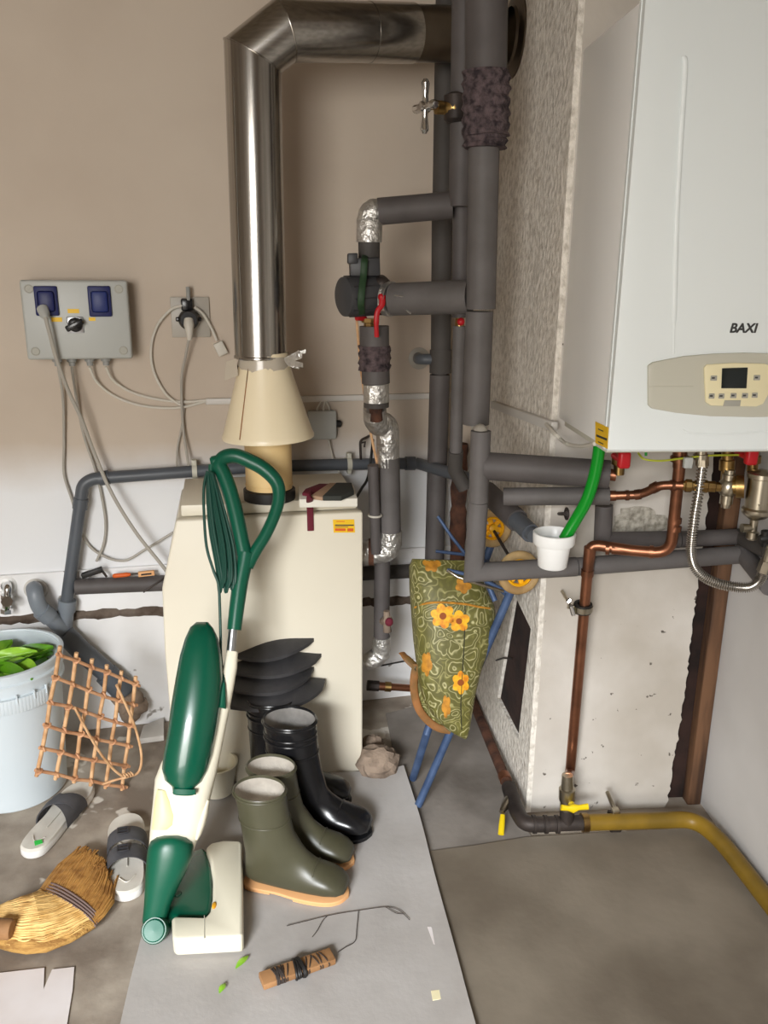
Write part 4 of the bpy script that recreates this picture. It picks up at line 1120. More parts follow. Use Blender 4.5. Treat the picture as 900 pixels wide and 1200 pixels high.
# copper gas riser
GY = P(664, 948, Y=P(664, 965, Z=gz).y).y
cr = pipe('copper_riser', 'tall copper gas pipe stepping up from the yellow cock to the wall boiler', P(664, 940, Y=GY))
g1 = P(668, 905, Y=1.82); g2 = P(691, 641, Y=1.76); g3 = P(779, 648, Y=1.70); g4 = P(797, 538, Y=1.68)
mb = MB(); mb.tube(fillet([P(665, 912, Y=GY), g1, g2], 0.02, 3)[:], 0.0125, 18); obj('pipe_run', mb, M_cop, cr)
mb = MB(); mb.tube(fillet([g2 + (g1-g2)*0.12, g2 + V((0.003, 0, 0.0)), P(700, 639, Y=1.757), g3 - (g3-g2)*0.45], 0.03, 8), 0.0128, 18); obj('elbow', mb, M_cop, cr)
mb = MB(); mb.tube(fillet([g2 + (g3-g2)*0.3, P(786, 649, Y=1.70), g4], 0.04, 8), 0.0128, 18); obj('elbow', mb, M_cop, cr)
for a, b in ((g2 + (g1-g2)*0.09, g2 + (g1-g2)*0.115), (g2 + (g3-g2)*0.22, g2 + (g3-g2)*0.27), (g3 - (g3-g2)*0.2, g3 - (g3-g2)*0.15), (P(790, 622, Y=1.695), P(791, 616, Y=1.695)), (P(790.4, 613, Y=1.694), P(791, 607, Y=1.694))):
    mb = MB(); mb.cyl(a, b, 0.0148, None, 18); obj('solder_joint', mb, M_cop, cr)
gv = thing('gas_cock', 'yellow handled gas cock on the copper riser above the black tee', 'valve', P(664, 948, Y=GY))
b0 = P(664, 950, Y=GY); b1_ = P(665, 908, Y=GY)
mb = MB(); mb.tube([b0, b0.lerp(b1_, .3), b0.lerp(b1_, .32), b0.lerp(b1_, .62), b0.lerp(b1_, .64), b0.lerp(b1_, 1.0)], [0.017, 0.017, 0.0205, 0.0205, 0.0155, 0.0135], 10); obj('body', mb, M_nick, gv)
c = b0.lerp(b1_, .3) + V((0.006, -0.034, 0.0))
mb = MB(); mb.tube([c + V((0, 0.02, 0)), c], 0.009, 12); mb.tube([c + V((-0.03, 0, 0.004)), c + V((-0.012, 0, 0.001)), c, c + V((0.014, 0, 0.002)), c + V((0.037, 0.0, 0.004))], [0.008, 0.007, 0.0125, 0.007, 0.0085], 12, flat=0.7, up=V((0, -1, 0))); obj('handle', mb, M_yelh, gv)
kc = thing('pipe_clamp', 'rubber lined clamp holding the copper riser to the chimney', 'clamp', P(682, 712, Y=1.78))
c = P(683, 712, Y=1.777); axr = (g2-g1).normalized()
mb = MB(); mb.lathe([(0.0128, -0.011), (0.021, -0.011), (0.022, 0.0), (0.021, 0.011), (0.0128, 0.011)], c, axr, 22, False, False); obj('rubber_band', mb, M_black, kc)
mb = MB(); mb.lathe([(0.0215, -0.007), (0.0235, -0.007), (0.0235, 0.007), (0.0215, 0.007)], c, axr, 22, False, False)
mb.tube([c + V((-0.018, 0, 0)), c + V((-0.036, 0.0, 0.004))], 0.006, 8); mb.tube([c + V((-0.03, -0.012, 0.004)), c + V((-0.03, 0.075, 0.012))], 0.004, 8); obj('metal_strap', mb, M_nick, kc)
mb = MB(); mb.tube([c + V((-0.034, -0.016, 0.012)), c + V((-0.026, -0.016, -0.012))], 0.005, 8); mb.tube([c + V((-0.04, -0.01, 0.018)), c + V((-0.034, -0.01, 0.026))], 0.006, 8); obj('screws', mb, M_chrome, kc)
# ================================================================== WALL BOILER
bx0, bx1 = 0.532, 0.984
by0, by1 = 1.506, 1.862
bz0, bz1 = 1.054, 1.818
wb = thing('wall_boiler', 'white wall mounted gas boiler with a grey control panel and small dark display', 'boiler', ((bx0+bx1)/2, by1, bz0))
mb = MB(); mb.box((bx0, by0+0.034, bz0+0.004), (bx1, by1, bz1), 0.004); obj('casing', mb, M_white_side, wb)
# front cover: bowed, with an edge flange
mb = MB()
n_ = 22
def front_y(x):
    t = (x - (bx0+bx1)/2)/((bx1-bx0)/2)
    e = max(0.0, (abs(t) - 0.90)/0.10)
    return by0 + 0.004*t*t + 0.004*e*e
rings = []
for z, dy in ((bz0, 0.004), (bz0+0.004, 0.0), (bz0+0.3, -0.001), (bz1-0.006, 0.0), (bz1, 0.004)):
    fr = [V((bx0 + (bx1-bx0)*i/n_, front_y(bx0 + (bx1-bx0)*i/n_)+dy, z)) for i in range(n_+1)]
    bkk = [V((bx1, by0+0.032, z)), V((bx0, by0+0.032, z))]
    rings.append(fr + bkk)
mb.loft(rings); cov = obj('front_cover', mb, M_white, wb)
mb = MB(); mb.box((bx0-0.0015, by0+0.024, bz0+0.002), (bx0+0.002, by0+0.033, bz1)); obj('side_flange', mb, M_white, wb)
# vertical crease rib on the cover
def BF(px, py, d=0.0):
    return P(px, py, Y=by0 - d + 0.0006)
mb = MB()
pts = spline([P(801, 66, Y=by0), P(803, 72, Y=by0-0.001), P(802, 100, Y=by0-0.001), P(797, 180, Y=by0-0.001), P(793, 260, Y=by0-0.001), P(791, 340, Y=by0), P(789.5, 415, Y=by0+0.001)], 5)
mb.tube(pts, [0.0035]*3 + [0.0045]*(len(pts)-6) + [0.002]*3, 10, flat=0.6, up=V((0, -1, 0))); obj('crease_rib', mb, M_white, cov)
mb = MB()
pts = spline([P(800, 504, Y=by0+0.0005), P(812, 508, Y=by0), P(850, 509, Y=by0), P(905, 505, Y=by0), P(940, 498, Y=by0)], 5)
mb.tube(pts, 0.0022, 8, flat=0.5, up=V((0, -1, 0))); obj('crease_rib', mb, M_white, cov)
# control panel
def slab(pxs, d0, d1, m, nm, par, bev=0.0015, cl=None):
    pts = [P(x, y, Y=by0 - d0) for x, y in pxs]
    if cl is not None:
        for p in pts: p.x = min(p.x, cl)
    mb = MB(); mb.prism(pts, V((0, -(d1-d0), 0)), bev); return obj(nm, mb, m, par)
pxs = [(758, 428), (764, 424), (800, 417), (835, 414), (870, 413), (905, 414), (940, 418), (958, 424), (960, 430), (960, 480), (955, 484), (930, 487), (880, 488), (830, 487), (790, 483), (762, 478), (758, 474)]
cp = slab(pxs, -0.003, 0.006, M_panel, 'control_panel', wb, 0.002, bx1-0.006)
slab([(760, 452.5), (812, 452.5), (812, 453.6), (760, 453.6)], 0.006, 0.0072, M_panel, 'groove_line', cp, 0)
pxs = [(824, 431), (827, 427), (860, 425), (895, 426), (906, 430), (906, 440), (899, 462), (893, 473), (885, 476), (832, 475), (826, 471)]
fp_ = slab(pxs, 0.006, 0.011, M_panel_cream, 'button_panel', cp, 0.0015)
slab([(846, 431.5), (876, 430.5), (874.5, 455), (845, 455)], 0.011, 0.0125, M_disp, 'display', fp_, 0.0005)
slab([(849, 469), (868, 469), (867, 476), (847, 476)], 0.011, 0.0125, M_btn, 'brand_tab', fp_, 0.0005)
for x, y, w in ((836, 443, 4), (886.5, 442.5, 4), (833.5, 464, 3.6), (845, 464, 3.6), (859, 463.5, 3.8), (872.5, 463.5, 3.8), (884, 463, 3.6)):
    bt = slab([(x-w+.8, y-3), (x+w, y-3), (x+w-.4, y+3), (x-w, y+3)], 0.011, 0.0135, M_btn, 'button', fp_, 0.001)
    slab([(x-1.8, y-1), (x+1.8, y-1), (x+1.6, y+1), (x-2, y+1)], 0.0135, 0.0138, M_ink, 'button_symbol', bt, 0)
# lettering
def letters(txt, origin, right, up, size, m, par, nm='lettering', ext=0.0006, shear=0.0, sx=1.0, fat=0.0):
    cu = bpy.data.curves.new('txt', 'FONT'); cu.body = txt; cu.size = size; cu.extrude = ext; cu.shear = shear
    o = bpy.data.objects.new('txt', cu); COL.objects.link(o)
    dg = bpy.context.evaluated_depsgraph_get()
    me = bpy.data.meshes.new_from_object(o.evaluated_get(dg))
    bpy.data.objects.remove(o)
    nrm = right.cross(up)
    mb = MB()
    for k in range(9 if fat else 1):
        b2 = bmesh.new(); b2.from_mesh(me)
        fx, fy = (fat*math.cos(PI/4*k), fat*math.sin(PI/4*k)) if k < 8 and fat else (0, 0)
        for v in b2.verts:
            v.co = origin + right*(v.co.x*sx + fx) + up*(v.co.y + fy) + nrm*(v.co.z + 0.00002*k)
        mb.merge(b2)
    return obj(nm, mb, m, par, smooth=0)
o_ = P(854.5, 389.5, Y=by0-0.0012)
letters('BAXI', o_, V((1, 0, 0)), Zv, 0.0235, M_ink, cov, shear=0.16, sx=1.0, fat=0.0007)
# sticker on the side
mb = MB(); pts = [P(x, y, X=bx0-0.0008) for x, y in ((698, 494), (713, 501), (712, 526), (698, 519))]
mb.prism(pts, V((-0.0008, 0, 0))); st = obj('sticker', mb, M_yel, wb)
mb = MB(); mb.prism([P(x, y, X=bx0-0.0017) for x, y in ((699, 509), (711.5, 514), (711.3, 516.5), (699, 511.5))], V((-0.0004, 0, 0))); obj('printed_line', mb, M_ink, st)
for yy in (502, 517):
    mb = MB(); mb.prism([P(x, y+yy-502, X=bx0-0.0017) for x, y in ((701, 502), (707, 504.8), (707, 506), (701, 503.2))], V((-0.0004, 0, 0))); obj('printed_line', mb, M_ink, st)
# underside plate
mb = MB(); mb.box((bx0+0.012, by0+0.05, bz0-0.012), (bx1-0.012, by1-0.012, bz0+0.003), 0.002); obj('base_plate', mb, M_panel, wb)
# fittings below
def fitting(px, Y, y0, y1, r, m, nm, seg=10, label=None):
    a, b = P(px, y0, Y=Y), P(px - (y1-y0)*0.06, y1, Y=Y)
    mb = MB(); mb.tube([a, a.lerp(b, .3), a.lerp(b, .32), a.lerp(b, .62), a.lerp(b, .64), b], [r, r, r*1.3, r*1.3, r*.9, r*.9], seg); return obj(nm, mb, m, wb, label=label)
YU = 1.69
fitting(727, 1.72, 524, 556, 0.013, M_brass, 'flow_fitting')
fitting(797, 1.68, 528, 548, 0.015, M_cop, 'gas_fitting')
fitting(822, 1.66, 526, 545, 0.012, M_nick, 'cold_fitting')
fitting(853, 1.67, 526, 566, 0.0125, M_brass, 'return_fitting')
fitting(883, 1.66, 526, 552, 0.013, M_brass, 'fill_fitting')
for x, y, Y, nm in ((731, 541, 1.64, 'valve_handle'), (880, 537, 1.62, 'valve_handle')):
    c = P(x, y, Y=Y)
    mb = MB(); mb.obox(c + V((0, 0, 0.004)), Xv, Yv, Zv, 0.0125, 0.010, 0.018, 0.006, 3)
    mb.cyl(c + V((0, 0.0, 0)), c + V((0, 0.06, 0.0)), 0.007); obj(nm, mb, M_red, wb, label='red valve handle')
mb = MB(); mb.tube(spline([P(748, 531, Y=1.66), P(755, 538, Y=1.64), P(775, 540, Y=1.64), P(800, 537, Y=1.65), P(830, 534, Y=1.65), P(870, 533, Y=1.66)], 5), 0.0022, 8); obj('earth_wire', mb, M_ygwire, wb)
mb = MB(); c = P(806, 542, Y=1.645); mb.obox(c, Xv, Yv, Zv, 0.009, 0.006, 0.0115, 0.002); obj('cable_block', mb, M_box, wb)
mb = MB(); mb.tube([P(757, 526, Y=1.66), P(757, 534, Y=1.66)], 0.003, 8); obj('wire_stub', mb, M_hose, wb)
# brass elbow fitting between copper tail and filter
bf = thing('pipe_union', 'brass compression fitting joining the copper tail to the nickel filter', 'fitting', P(815, 571, Y=1.66))
a, b = P(800, 569, Y=1.67), P(846, 571, Y=1.65)
mb = MB(); mb.tube([a, a.lerp(b, .05), a.lerp(b, .07), a.lerp(b, .22), a.lerp(b, .24), a.lerp(b, .42), a.lerp(b, .44), a.lerp(b, .62), a.lerp(b, .64), a.lerp(b, .82), a.lerp(b, .84), b], [.011, .011, .0145, .0145, .011, .011, .0145, .0145, .0125, .0125, .0105, .0105], 8); obj('body', mb, M_brass, bf)
fi = thing('sludge_filter', 'nickel plated filter pot with a brass ring under the wall boiler', 'filter', P(885, 610, Y=1.62))
c = P(853, 571, Y=1.65)
mb = MB(); mb.ball(c, 0.021, (1, 1, 1.15)); mb.tube([c + V((0, 0, 0.015)), c + V((0.0, 0, 0.028)), c + V((0, 0, 0.029)), c + V((0, 0, 0.038))], [0.014, 0.014, 0.0105, 0.0105], 12); mb.tube([c - V((0, 0, 0.015)), c - V((0, 0, 0.036)), c - V((0, 0, 0.0365)), c - V((0, 0, 0.045))], [0.0135, 0.0135, 0.010, 0.009], 10); obj('tee_body', mb, M_nick, fi)
a, b = P(858, 570, Y=1.645), P(872, 570, Y=1.635)
mb = MB(); mb.tube([a, a.lerp(b, .3), a.lerp(b, .31), b], [0.017, 0.017, 0.025, 0.025], 18); obj('union_ring', mb, M_brass, fi)
zc = P(886, 606, Y=1.62); zt_ = P(888, 553, Y=1.62)
mb = MB(); hgt = zt_.z - zc.z
mb.lathe([(0.010, -0.004), (0.020, 0.0), (0.029, 0.008), (0.031, 0.012), (0.031, 0.018), (0.026, 0.022), (0.026, hgt-0.014), (0.029, hgt-0.012), (0.029, hgt-0.003), (0.024, hgt), (0.010, hgt+0.002), (0.007, hgt+0.005), (0.0, hgt+0.005)], zc, Zv, 32); obj('pot', mb, M_nick, fi)
mb = MB(); mb.lathe([(0.009, -0.05), (0.013, -0.046), (0.013, -0.032), (0.009, -0.03), (0.009, -0.006), (0.014, -0.002)], zc - Xv*0.003, Zv, 12); mb.tube([zc + V((-.005, 0, -.024)), zc + V((-.028, 0, -.024))], [0.008, 0.010], 10); obj('drain_spout', mb, M_nick, fi)
mb = MB()
for k in range(3): mb.obox(zc + V((-0.010+0.010*k, -0.0258, 0.034)), Xv, Yv, Zv, 0.0028, 0.001, 0.002)
obj('embossed_marks', mb, M_nick, fi)
dv2 = thing('black_tap', 'small black tap at the right edge below the nickel filter', 'valve', P(898, 635, Y=1.60))
mb = MB(); mb.tube([P(890, 632, Y=1.60), P(898, 630, Y=1.60), P(912, 630, Y=1.60)], [0.008, 0.013, 0.013], 10); mb.tube([P(897, 622, Y=1.60), P(897, 640, Y=1.60)], [0.009, 0.009], 10); obj('body', mb, M_black, dv2)
# braided flexible hose
fh = thing('flexible_hose', 'corrugated steel hose looping under the wall boiler', 'hose', P(850, 690, Y=1.62))
hp_ = spline([P(823, 545, Y=1.66), P(819, 575, Y=1.655), P(814, 605, Y=1.65), P(811, 630, Y=1.645), P(810, 648, Y=1.64), P(814, 664, Y=1.63), P(825, 676, Y=1.62), P(842, 684, Y=1.61), P(862, 688, Y=1.60), P(879, 688, Y=1.59), P(890, 680, Y=1.585), P(895, 668, Y=1.58)], 30)
rr = [0.0092 + (0.0022 if (i//2) % 2 else -0.0014) for i in range(len(hp_))]
mb = MB(); mb.tube(hp_, rr, 14); obj('corrugated_tube', mb, M_flex, fh)
mb = MB(); mb.tube([P(823, 533, Y=1.66), P(823, 546, Y=1.66)], 0.0135, 6); obj('end_nut', mb, M_nick, fh)
mb = MB(); mb.tube([P(894, 670, Y=1.58), P(899, 657, Y=1.575)], 0.0135, 6); mb.tube([P(899, 657, Y=1.575), P(905, 640, Y=1.57)], 0.011, 14); obj('end_nut', mb, M_nick, fh)

# green hose into the white pot
gh = spline([P(704, 508, Y=1.66), P(701, 535, Y=1.665), P(696, 560, Y=1.67), P(688, 585, Y=1.675), P(676, 607, Y=1.685), P(661, 632, Y=1.69)], 8)
mb = MB(); mb.tube(gh, 0.0128, 18)
tag(obj('green_hose', mb, M_hose), 'bright green hose hanging from the wall boiler into the white pot', 'hose')
ptc = P(647, 664, Y=1.70)
pz = P(648, 624, Y=1.70).z - ptc.z
pot = thing('white_pot', 'white plastic pot catching the end of the green hose', 'pot', ptc)
mb = MB(); mb.lathe([(0.0, 0.0), (0.029, 0.0), (0.032, 0.003), (0.0375, pz-0.022), (0.0375, pz-0.022), (0.035, pz-0.022), (0.030, 0.006), (0.0, 0.004)], ptc, Zv, 40, False, False); obj('cup', mb, M_pot, pot)
mb = MB(); mb.lathe([(0.0375, pz-0.027), (0.0435, pz-0.026), (0.0455, pz-0.023), (0.0465, pz-0.003), (0.0465, pz), (0.044, pz+0.001), (0.041, pz-0.004), (0.0375, pz-0.020)], ptc, Zv, 40, False, False); obj('rim', mb, M_pot, pot)
mb = MB(); mb.torus(P(664, 602, Y=1.77), V((1, 0, 0)), 0.012, 0.003)
mb.cyl(P(664, 602, Y=1.77), P(655, 602, Y=1.84), 0.004)
tag(obj('hose_clip', mb, M_iron), 'small metal clip on the chimney wall behind the green hose', 'clip')
# ================================================================== FOLDED TROLLEY, upside down in the corner
tr_ = thing('shopping_trolley', 'folded blue framed shopping trolley with a floral bag standing upside down in the corner', 'shopping trolley', P(490, 930, Z=0.008))
def tubepx(l, r, m, nm, par=tr_, sp=0, seg=12):
    pts = [P(x, y, Y=q) for x, y, q in l]
    if sp: pts = spline(pts, sp)
    mb = MB(); mb.tube(pts, r, seg); return obj(nm, mb, m, par)
f1 = P(484, 912, Z=0.018); f2 = P(490, 944, Z=0.018)
t1 = P(600, 690, Y=1.865); t2 = P(575, 640, Y=2.06)
mb = MB(); mb.tube([f2, P(528, 857, Y=1.895), t1], 0.0105, 14); obj('frame_tube', mb, M_blue_t, tr_)
mb = MB(); mb.tube([f1, P(500, 860, Y=1.89), P(545, 720, Y=2.05), t2], 0.0105, 14); obj('frame_tube', mb, M_blue_t, tr_)
tubepx([(513, 605, 2.08), (530, 630, 2.06), (560, 668, 1.98), (596, 700, 1.89)], 0.0045, M_blue_t, 'cross_rod')
tubepx([(511, 646, 2.06), (545, 650, 2.03), (580, 662, 1.95), (606, 672, 1.87)], 0.0045, M_blue_t, 'cross_rod')
tubepx([(524, 668, 1.88), (560, 676, 1.87), (595, 694, 1.865)], 0.005, M_blue_t, 'base_rod')
tubepx([(524, 668, 1.88), (536, 676, 1.86), (560, 684, 1.86), (590, 693, 1.86)], 0.004, M_nick, 'base_rod')
tubepx([(568, 672, 1.93), (574, 690, 1.88), (580, 704, 1.87)], 0.007, M_blue_t, 'base_rod')
wa, wb_ = P(608, 671, Y=1.847), P(577, 619, Y=2.06)
mb = MB(); mb.tube([wa, wb_], 0.004, 10); obj('axle', mb, M_iron, tr_)
axl = (wb_-wa).normalized()
axw = V((0.12, -0.98, 0.16)).normalized()
for c, rr in ((wa, 0.0525), (wb_, 0.050)):
    mb = MB(); mb.torus(c, axw, rr-0.010, 0.0115, 40, 12, 0.9); wh = obj('wheel', mb, M_tyre, tr_)
    mb = MB(); mb.torus(c, axw, rr-0.022, 0.0045, 32, 8, 2.0)
    n = axw.orthogonal().normalized(); bi = axw.cross(n)
    for k in range(6):
        d = n*math.cos(PI/3*k) + bi*math.sin(PI/3*k)
        mb.tube([c + d*0.008, c + d*(rr-0.020)], [0.008, 0.006], 8, flat=0.6, up=axw)
    mb.lathe([(0.012, -0.012), (0.013, 0.0), (0.012, 0.014), (0.006, 0.017)], c, axw, 16); obj('hub', mb, M_hub, wh)
# bag
o0 = P(520, 760, Y=1.90)
bn = V((0.08, -0.95, 0.30)).normalized()
def G(px, py, d=0.0): return PL(px, py, o0 + bn*d, bn)
st = [((483, 655), (552, 657), .03, .03), ((480, 664), (560, 668), .05, .05), ((480.5, 690), (570, 694), .062, .06), ((482, 706), (577.5, 709), .07, .07), ((483, 722), (578.5, 720), .072, .07), ((485, 750), (574, 752), .068, .06), ((488, 775), (562, 785), .06, .05), ((491, 800), (556, 812), .05, .04), ((496, 820), (552.5, 834), .04, .035), ((507, 838), (550, 852), .03, .03), ((524, 855), (547.5, 863), .02, .02), ((538, 863), (546, 866), .008, .008)]
mb = MB(); mb.half([(G(*a), G(*b), f, k) for a, b, f, k in st], bn, 28, 0.72); bag = obj('bag', mb, M_floral, tr_, label='green floral bag')
def hang_patch(cx, cy, R, m, nm, d=0.075, petals=6, rot=0.0, inner=0.45):
    """thin printed flower lying on the bag front, wrapped to its surface"""
    import mathutils
    return
dgb = None
from mathutils.bvhtree import BVHTree
bm_ = bmesh.new(); bm_.from_mesh(bag.data)
for v in bm_.verts: v.co += ROOT[tr_.name]
bvh = BVHTree.FromBMesh(bm_); 
def onbag(px, py, lift=0.0012):
    r = ray(px, py).normalized(); o = V((0, 0, H))
    h_ = bvh.ray_cast(o, r)
    return None if h_[0] is None else h_[0] - r*lift
def flower(cx, cy, Rr, m, petals=6, rot=0.0, heart=True, nm='printed_flower', sq=1.0):
    N = petals*6
    mb = MB(); c = onbag(cx, cy, 0.0018)
    if c is None: return
    rings = []
    for f in (0.33, 0.66, 1.0):
        rg = []
        for k in range(N):
            th = 2*PI*k/N + rot
            rr = Rr*f*(0.72 + 0.28*abs(math.cos(petals*(th-rot)/2)))
            q = onbag(cx + rr*math.cos(th)*sq, cy + rr*math.sin(th))
            rg.append(q if q is not None else (rings[-1][k].co.copy() if rings else c.copy()))
        rings.append(mb.ring(rg))
    cv = mb.bm.verts.new(c)
    for k in range(N): mb.face((cv, rings[0][k], rings[0][(k+1) % N]))
    mb.bridge(rings[0], rings[1]); mb.bridge(rings[1], rings[2])
    fo = obj(nm, mb, m, bag)
    if heart:
        mb = MB(); hc = [onbag(cx + Rr*.28*math.cos(2*PI*k/12), cy + Rr*.28*math.sin(2*PI*k/12), 0.0026) for k in range(12)]
        if all(q is not None for q in hc):
            mb.face(mb.ring(hc)); mb2 = mb; obj('flower_heart', mb2, M_flower_c, bag)
flower(519, 722, 15, M_flower, 6, 0.3)
flower(538, 728, 13, M_flower, 5, 0.9)
flower(506, 660, 11, M_flower_o, 6, 0.1, False, sq=1.0)
flower(500, 778, 15, M_flower_o, 5, 0.2, False, sq=0.45)
flower(540, 800, 14, M_flower, 6, 0.5, True, sq=0.75)
flower(523, 828, 14, M_flower_o, 5, 0.5, False, sq=0.4)
flower(543, 686, 10, M_flower_o, 5, 0.2, False)
# seam piping on the bag
def seam(pp, r, m, nm):
    pts = [onbag(x, y, 0.0) for x, y in pp]; pts = [p for p in pts if p is not None]
    if len(pts) > 2:
        mb = MB(); mb.tube(spline(pts, 4), r, 8); obj(nm, mb, m, bag)
seam([(486, 712), (500, 707), (520, 706), (545, 708), (560, 711), (574, 713)], 0.0028, M_flower_o, 'zip_edge')
seam([(545, 710), (544.5, 740), (543, 770), (541, 800), (540, 830), (541, 855)], 0.0016, M_bagdark, 'side_seam')
bm_.free()
# hanging flap and straps at the lower left
mb = MB()
l1 = [(490, 770), (487, 790), (487, 810), (493, 830), (505, 845), (520, 853), (528, 855)]
l2 = [(486, 778), (483, 795), (484, 815), (490, 836), (503, 850), (520, 857.5), (528, 857)]
mb.tube(spline([P(x, y, Y=1.88) for x, y in [(488, 778), (485, 796), (486, 815), (492, 833), (504, 847), (516, 854), (528, 856)]], 5), 0.010, 12, flat=0.3, up=V((0, -1, 0.2))); obj('flap_binding', mb, M_strapb, tr_)
mb = MB(); mb.half([(P(489, 780, Y=1.90), P(496, 780, Y=1.90), .004, .004), (P(487, 800, Y=1.89), P(499, 806, Y=1.89), .006, .006), (P(489, 820, Y=1.89), P(510, 828, Y=1.89), .006, .006), (P(498, 838, Y=1.89), P(522, 846, Y=1.89), .006, .006), (P(512, 850, Y=1.89), P(530, 854, Y=1.89), .004, .004)], V((0, -1, 0.1)).normalized(), 16); obj('flap', mb, M_floral, tr_)
mb = MB(); mb.tube(spline([P(471, 765, Y=1.93), P(476, 771, Y=1.91), P(483, 778, Y=1.90), P(489, 783, Y=1.89)], 5), 0.010, 10, flat=0.3, up=V((0.5, -1, 0.4))); obj('closing_strap', mb, M_strapb, tr_)
mb = MB(); mb.torus(P(490, 783, Y=1.88), V((0.3, -1, 0)), 0.008, 0.002, 16, 6); obj('buckle_ring', mb, M_chrome, tr_)

# ================================================================== UPRIGHT VACUUM CLEANER
J = P(205, 1030, Y=1.54)
T = P(283, 545, Y=1.965)
w_ = (T-J).normalized()
s_ = V((1, 0, -w_.x/w_.z)).normalized()
vn = s_.cross(w_).normalized()
if vn.y > 0: vn = -vn
def A_(px, py, d=0.0): return PL(px, py, J + vn*d, vn)
vc = thing('upright_vacuum', 'green and cream upright vacuum cleaner leaning against the cream boiler', 'vacuum cleaner', P(200, 1085, Z=BZ))
mb = MB(); mb.half([(A_(x0, y), A_(x1, y1), f, b) for x0, y, x1, y1, f, b in (
    (266, 762, 279, 764, .012, .012), (262, 780, 278, 783, .018, .02), (252, 800, 274, 806, .02, .035), (232, 822, 269, 832, .022, .05), (214, 846, 264, 856, .024, .055), (200, 872, 259, 882, .03, .055), (188, 896, 254, 906, .036, .055), (182, 912, 250, 922, .044, .052), (180, 935, 245, 942, .046, .05), (178, 955, 239, 963, .044, .048), (176, 975, 232, 983, .04, .045), (175, 990, 227, 996, .034, .04), (175, 1005, 222, 1008, .02, .03))], vn, 30, 0.7); vb = obj('body', mb, M_vac, vc)
mb = MB(); mb.half([(A_(x0, y, .02), A_(x1, y1, .02), f, b) for x0, y, x1, y1, f, b in (
    (230, 729, 244, 729, .006, .03), (223, 735, 250, 736, .022, .05), (217, 748, 256, 749, .036, .06), (211, 768, 260, 770, .045, .065), (206, 795, 261.5, 797, .052, .065), (201, 825, 259, 827, .056, .065), (197, 855, 254, 857, .058, .06), (192, 882, 249, 884, .055, .055), (190, 900, 244, 902, .05, .05), (193, 913, 238, 915, .046, .04), (201, 920, 231, 921, .043, .03), (202, 929, 230, 930, .038, .02))], vn, 34, 0.85); bc_ = obj('bag_cover', mb, M_green, vc)
mb = MB(); mb.half([(A_(202.5, 924, .058), A_(230, 925, .058), .008, .01), (A_(202, 930, .056), A_(230, 931, .056), .008, .01)], vn, 12, 0.6); obj('release_latch', mb, M_green_m, bc_)
# pale side panels on the body
mb = MB(); mb.half([(A_(x0, y, .036), A_(x1, y1, .036), f, .004) for x0, y, x1, y1, f in ((184, 925, 196, 926, .009), (181.5, 938, 203, 939, .0125), (179.5, 955, 208, 955, .0125), (178.5, 966, 206, 966, .0115), (177.5, 972, 198, 972, .009))], vn, 16); obj('pale_panel', mb, M_vac2, vb)
mb = MB(); mb.half([(A_(x0, y, .016), A_(x1, y1, .016), f, .02) for x0, y, x1, y1, f in ((242, 936, 246, 938, .012), (236, 950, 244.5, 952, .018), (231, 964, 241, 966, .02), (229, 976, 236, 978, .016), (229, 983, 232, 984, .01))], vn, 16); obj('grip_recess', mb, M_vac, vb)
mb = MB(); mb.half([(A_(x0, y, .02), A_(x1, y1, .02), f, b) for x0, y, x1, y1, f, b in ((193, 977, 211, 977, .042, .03), (184, 979.5, 220, 979.5, .047, .03), (177, 985, 226, 985.5, .050, .04), (174, 992, 227, 993, .051, .04), (172.5, 1002, 226, 1003, .050, .042), (171, 1020, 219, 1020, .046, .042), (170, 1040, 209, 1040, .040, .04), (169, 1060, 201, 1058, .032, .036), (167, 1078, 196, 1074, .028, .03), (170, 1092, 190, 1088, .02, .02))], vn, 26, 0.8); nk = obj('swivel_neck', mb, M_green_m, vc)
mb = MB(); mb.lathe([(0.0, .004), (0.007, .003), (0.009, 0.0)], A_(201, 999, .0535), (vn + Xv*0.1).normalized(), 18, False, True, 1.0); obj('badge', mb, M_gold, nk)
mb = MB(); mb.lathe([(0.0, .003), (0.005, .002), (0.006, 0.0)], A_(191, 1021, .0485), vn, 14, False, True); obj('screw_hole', mb, M_black, nk)
# round end cap
ca = P(181, 1090, Y=1.455); cax = V((0.03, -0.8, 0.6)).normalized()
mb = MB(); mb.lathe([(0.0265, -0.09), (0.0275, -0.012), (0.0275, 0.0), (0.025, 0.006)], ca, cax, 30); obj('joint_barrel', mb, M_green_m, vc)
mb = MB(); mb.lathe([(0.0225, 0.004), (0.0225, 0.008), (0.020, 0.011), (0.0, 0.0125)], ca, cax, 30, True, False); obj('joint_cap', mb, M_green_l, vc)
# nozzle head
NZ = 0.062
def N_px(l, z): return [P(x, y, Z=z) for x, y in l]
nt_ = N_px([(201, 1077), (203, 1073), (240, 1074), (246, 1068), (249, 1052), (249.5, 1030), (246, 1006), (241, 993), (247, 987), (262, 984), (281, 984.5), (284, 988), (284.5, 1040), (285, 1094), (283, 1097), (206, 1101), (202, 1098)], NZ)
mb = MB(); mb.prism(nt_, V((0, 0, -(NZ - BZ - 0.004))), 0.007, 3); nz = obj('nozzle_head', mb, M_vac, vc)
mb = MB(); q = N_px([(204, 1105), (283, 1101), (283, 988), (252, 990), (246, 1080)], BZ+0.005); mb.prism(q, V((0, 0, -0.003))); obj('brush_strip', mb, M_green_c, nz)
mb = MB(); q = [P(239.5, 1073, Z=NZ+0.0005), P(239.5, 1100, Z=NZ+0.0005)]; mb.tube(q, 0.0009, 6); obj('seam', mb, M_panel, nz)
